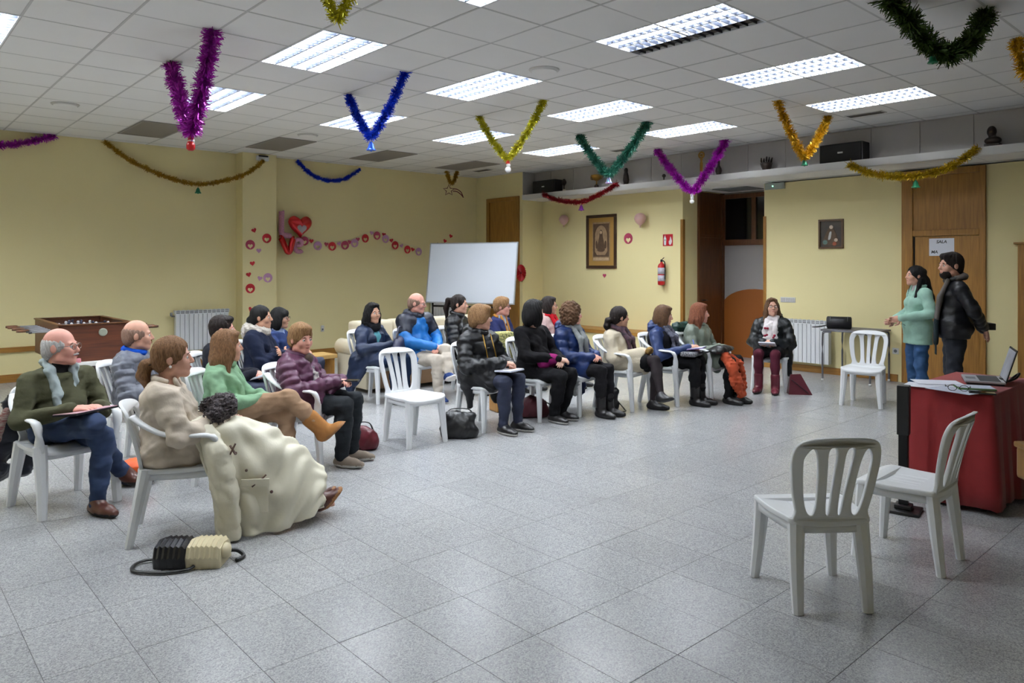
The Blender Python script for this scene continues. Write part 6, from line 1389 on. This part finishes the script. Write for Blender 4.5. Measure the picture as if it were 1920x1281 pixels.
# 21 woman facing us with floral scarf
F = (-.94,-.34); p = (8.90, 4.86)
def ex21(J, root, vc, near):
    blob('scarf_front', chain([J.nb+A(0,.10,-.02), J.che+A(.01,.170,.0), J.wai+A(0,.19,.0), A(-.01,.20,.60)], [.05,.078,.085,.07], .03, flat=(A(0,1,0), 2.6)), .0105, mat('white_gauze', (226, 218, 218), .85), root, fold=(.003, 45, 9))
    q = np.random.default_rng(5); m = mat('poppy_print', (150, 24, 54), .85)
    for k in range(11):
        s = -1 if k % 2 else 1; z_ = J.che[2]-.16*q.uniform(-.2, 1.35); MB().ball((s*.035+q.uniform(-.025,.025), J.che[1]+.215+(.012 if z_ < J.che[2]-.05 else 0), z_), (.017,.012,.015), 8, 5).obj('printed_flower', m, root, True)
J = person('woman with glasses facing us in black coat and floral white scarf', p, F, 1.18, (-.78,-.62), dict(m=fab('glossy_black_coat', (24, 27, 30), 'puffer'), t=.022, q=.010, qp=.08, tail=.35, collar='hood', belly=1.5, hang=[(A(-.20,.02,.46), A(-.22,.05,.22), .09, .05, (A(.9,.2,0), 1.6))]), dict(m=fab('burgundy_tights', (82, 30, 44)), skirt=T_blk, lk=1.02), ('boot', fab('burgundy_boot', (96, 28, 44), 'leather'), SO_b), ('long', 'mid'), 'fair', 1.04, .98, .16, legs='flat', arms='lap', glasses=0, scarf=(mat('white_gauze', (226, 218, 218), .85), 'long'), extra=ex21)
noteb(J, (0,.37,.60), 0, 'white notepad in the hands of the woman with floral scarf', M_paper, .20, .15, .4)
seat_for(p, F, 'white plastic chair under the woman with floral scarf', False)

# 22 standing woman, mint blazer
F = (-.72,.69); p = (9.06, 3.16)
J = person('standing woman with long dark hair in mint green blazer and jeans', p, F, 1.60, (-.72,.69), dict(m=fab('mint_blazer', (170, 210, 192)), t=.012, tail=1.0, collar='lapel', open=fab('white_blouse', (226, 224, 226)), ow=.05, fold=.0018, name='blazer'), dict(m=fab('stretch_jeans', (44, 84, 130), 'denim'), lk=.9), ('shoe', S_blk, SO_b), ('halfup', 'black'), 'fair', .94, .92, .05, arms=[(A(-.235,-.02,1.06), A(-.08,.22,1.00)), (A(.235,-.02,1.06), A(.05,.24,.98))], stand=True, curl=.7)
o = local_thing(J, 'spectacles', 'spectacles dangling from the standing woman hands', 'glasses', (0,.30,.93)); link('frame', GL[0], o)

# 23 standing man
F = (-.42,.91); p = (8.26, 2.54)
def ex23(J, root, vc, near):
    m1 = fab('grey_checked_scarf', (104, 98, 94)); n = J.nb
    pr = chain([n+A(-.065,.0,.03), n+A(-.05,-.065,.06), n+A(.05,-.065,.06), n+A(.07,.02,.03), n+A(.0,.08,.01), n+A(-.065,.0,.03)], .030, .02)
    blob('scarf', pr, .011, m1, root, fold=(.003, 60, 2))
    for s, x in ((-1, -.07),):
        blob('scarf_end', chain([n+A(-.06,.08,.0), J.che+A(-.10,.155,0), J.wai+A(-.11,.17,-.05)], [.04,.044,.044], .02, flat=(A(0,1,0), 1.8)), .011, m1, root); blob('scarf_end', chain([J.wai+A(-.11,.17,-.05), J.pel+A(-.11,.175,-.12)], [.045,.045], .02, flat=(A(0,1,0), 1.8)), .011, fab('teal_black_check', (34, 46, 50)), root)
        for k in range(6): MB().tube([tuple(J.pel+A(-.15+k*.017,.175,-.15)), tuple(J.pel+A(-.15+k*.017,.175,-.25))], .005, 5).obj('fringe', MATS['teal_black_check'], root)
    blob('beard', [El(J.H(A(0,.045,-.085)), A(.060,.055,.052)*J.hs, .02, J.R), El(J.H(A(0,.085,-.066)), A(.017,.03,.010)*J.hs, .008, J.R, sub=True), El(J.H(A(0,.095,-.015)), A(.075,.05,.040)*J.hs, .01, J.R, sub=True)], .008, HR['dkbrown'], root)
J = person('standing bearded man in black padded jacket, hands behind his back', p, F, 1.735, (-.74,.67), dict(m=fab('ink_black_puffer', (17, 18, 24), 'puffer'), t=.018, q=.009, qp=.075, tail=.3, collar='high'), dict(m=fab('black_jeans', (20, 26, 38), 'denim')), ('shoe', S_blk, SO_b), ('man', 'dkbrown'), 'fair', 1.12, 1.06, .0, arms=[(A(-.27,-.13,1.16), A(-.06,-.25,.98)), (A(.27,-.14,1.16), A(.08,-.26,.96))], bust=False, stand=True, extra=ex23)
o = local_thing(J, 'black_folder', 'flat black case held behind the standing man', 'case', (.07,-.30,.99), .2); MB().bbox((-.10,-.035,-.03), (.10,.035,.035), .006).obj('case_body', M_black, o)

# ------------------------------------------------------------------ bags on the floor
def bag_blob(name, label, cat, loc, rz, prims, m, vox=.012, strap=None, cuts=True, fold=(.004, 30, 2)):
    t = thing(name, label, cat, loc, rz); blob('bag_body', prims, vox, m, t, cuts=[(A(0,0,.004), A(0,0,-1))] if cuts else (), fold=fold)
    if strap: MB().tube(smooth_path(strap, 6), .010, 8, flat=.5).obj('strap', M_black, t, True)
    return t
t = thing('two_tone_bag', 'black and cream pleated bag on the floor in front', 'handbag', (1.36, 4.10, 0), -.70)
M_cr = mat('cream_leather', (218, 206, 170), .5, bump=.1, bscale=60); M_bk = fab('pleated_black', (26, 26, 32), 'leather')
def pleats(x0, x1, n, m, name):
    mb = MB(); vs = []; fs = []; N = n*4+1; prof = [(-.095,.0),(-.105,.06),(-.085,.115),(-.02,.135),(.06,.12),(.10,.06),(.095,0)]
    for i in range(N):
        x = x0+(x1-x0)*i/(N-1); q = .006*math.sin(i*math.pi/2); sc = 1-.12*abs(2*i/(N-1)-1)**6
        for a, b in prof: vs.append((x, a*sc*(1+q*2), b*sc+(q if b > .02 else 0)))
    P_ = len(prof)
    for i in range(N-1):
        for k in range(P_): l = (k+1) % P_; fs.append((i*P_+k, i*P_+l, (i+1)*P_+l, (i+1)*P_+k))
    fs.append(tuple(range(P_))[::-1]); fs.append(tuple((N-1)*P_+k for k in range(P_)))
    o = mb.add(vs, fs).obj(name, m, t, False); return o
pleats(-.17, .0, 6, M_bk, 'black_half'); pleats(.0, .18, 7, M_cr, 'cream_half')
MB().tube(smooth_path([(-.15,.02,.02),(-.27,-.02,.012),(-.25,-.13,.012),(-.10,-.16,.012),(.02,-.13,.012),(.05,-.10,.02)], 6), .011, 8, flat=.6).obj('strap', M_black, t, True)
MB().tube(smooth_path([(.17,.03,.05),(.22,.06,.04),(.26,.05,.012),(.24,-.01,.012)], 5), .011, 8).obj('drawstring', M_black, t, True); MB().ball((.185,-.02,.07), (.03,.05,.04), 10, 8).obj('gathered_end', M_cr, t, True)
bag_blob('black_handbag', 'shiny black handbag on floor by the empty chair', 'handbag', (4.20, 5.42, 0), -.75, [El(A(0,0,.10), (.15,.10,.12)), Cp(A(-.10,0,.05), A(.10,0,.05), .085, None, .05), Cp(A(-.12,0,.20), A(.12,0,.20), .035, None, .05)], fab('shiny_black_leather', (18, 18, 20), 'leather'), strap=[(-.12,.03,.20),(-.08,.06,.25),(.08,.06,.25),(.12,.03,.20)])
bag_blob('maroon_handbag', 'maroon handbag with strap under the black-bob woman chair', 'handbag', (5.34, 5.62, 0), -.6, [El(A(0,0,.10), (.16,.09,.12)), Cp(A(-.11,0,.05), A(.11,0,.05), .07, None, .05)], fab('maroon_leather', (88, 34, 44), 'leather'), strap=[(.12,0,.16),(.24,-.06,.10),(.30,-.14,.02),(.22,-.20,.012)])
bag_blob('black_satchel', 'black upright satchel between royal blue and ivory coats', 'handbag', (6.16, 5.30, 0), -.2, [El(A(0,0,.12), (.12,.07,.13)), Cp(A(-.08,0,.05), A(.08,0,.05), .065, None, .04), Cp(A(-.08,0,.20), A(.08,0,.20), .06, None, .04)], fab('shiny_black_leather', (18, 18, 20), 'leather'), strap=[(.10,.02,.15),(.16,-.08,.03),(.13,-.14,.012),(.05,-.13,.012)])
t = thing('maroon_tote', 'maroon triangular bag on the floor by floral scarf woman', 'handbag', (8.76, 4.43, 0), -.9)
MB().add([(-.13,-.07,0),(.15,-.07,0),(.15,.07,0),(-.13,.07,0),(-.10,-.015,.24),(.02,-.015,.25),(.02,.015,.25),(-.10,.015,.24)], [(0,3,2,1),(4,5,6,7),(0,1,5,4),(1,2,6,5),(2,3,7,6),(3,0,4,7)]).obj('bag_body', fab('maroon_leather', (88, 34, 44), 'leather'), t); MB().tube([(-.09,-.045,.18),(.10,-.075,.02)], .005, 6).obj('seam', M_bk, t)
t = thing('orange_bag', 'orange and navy folded bag on floor behind the man in olive', 'bag', (1.55, 5.84, 0), -.5); blob('orange_cloth', [El(A(0,0,.12), (.14,.09,.06))], .012, mat('orange_nylon', (236, 96, 34), .5), t, fold=(.004, 40, 2)); blob('navy_cloth', [El(A(0,0,.05), (.15,.10,.055))], .012, fab('navy_nylon', (36, 42, 60)), t, cuts=[(A(0,0,.004), A(0,0,-1))])
t = thing('flower_bag', 'yellow and black floral tote between the two front-row women in black', 'bag', (5.33, 6.10, 0), -.2); MB().bbox((-.10,-.07,.50), (.12,.07,.87), .03).obj('bag_body', mat('yellow_floral', (214, 206, 130), .8, col2=(60, 70, 50), scale=60), t, True); MB().bbox((-.12,-.10,0), (.14,.10,.50), .02).obj('stool', M_oak, t)
bag_blob('wine_bag', 'small wine red bag on floor between plum jacket and empty chair', 'handbag', (3.30, 5.62, 0), -.6, [El(A(0,0,.09), (.12,.08,.11)), Cp(A(-.08,0,.05), A(.08,0,.05), .065, None, .04)], fab('wine_leather', (96, 26, 38), 'leather'), strap=[(-.09,.02,.14),(-.05,.04,.22),(.05,.04,.22),(.09,.02,.14)])
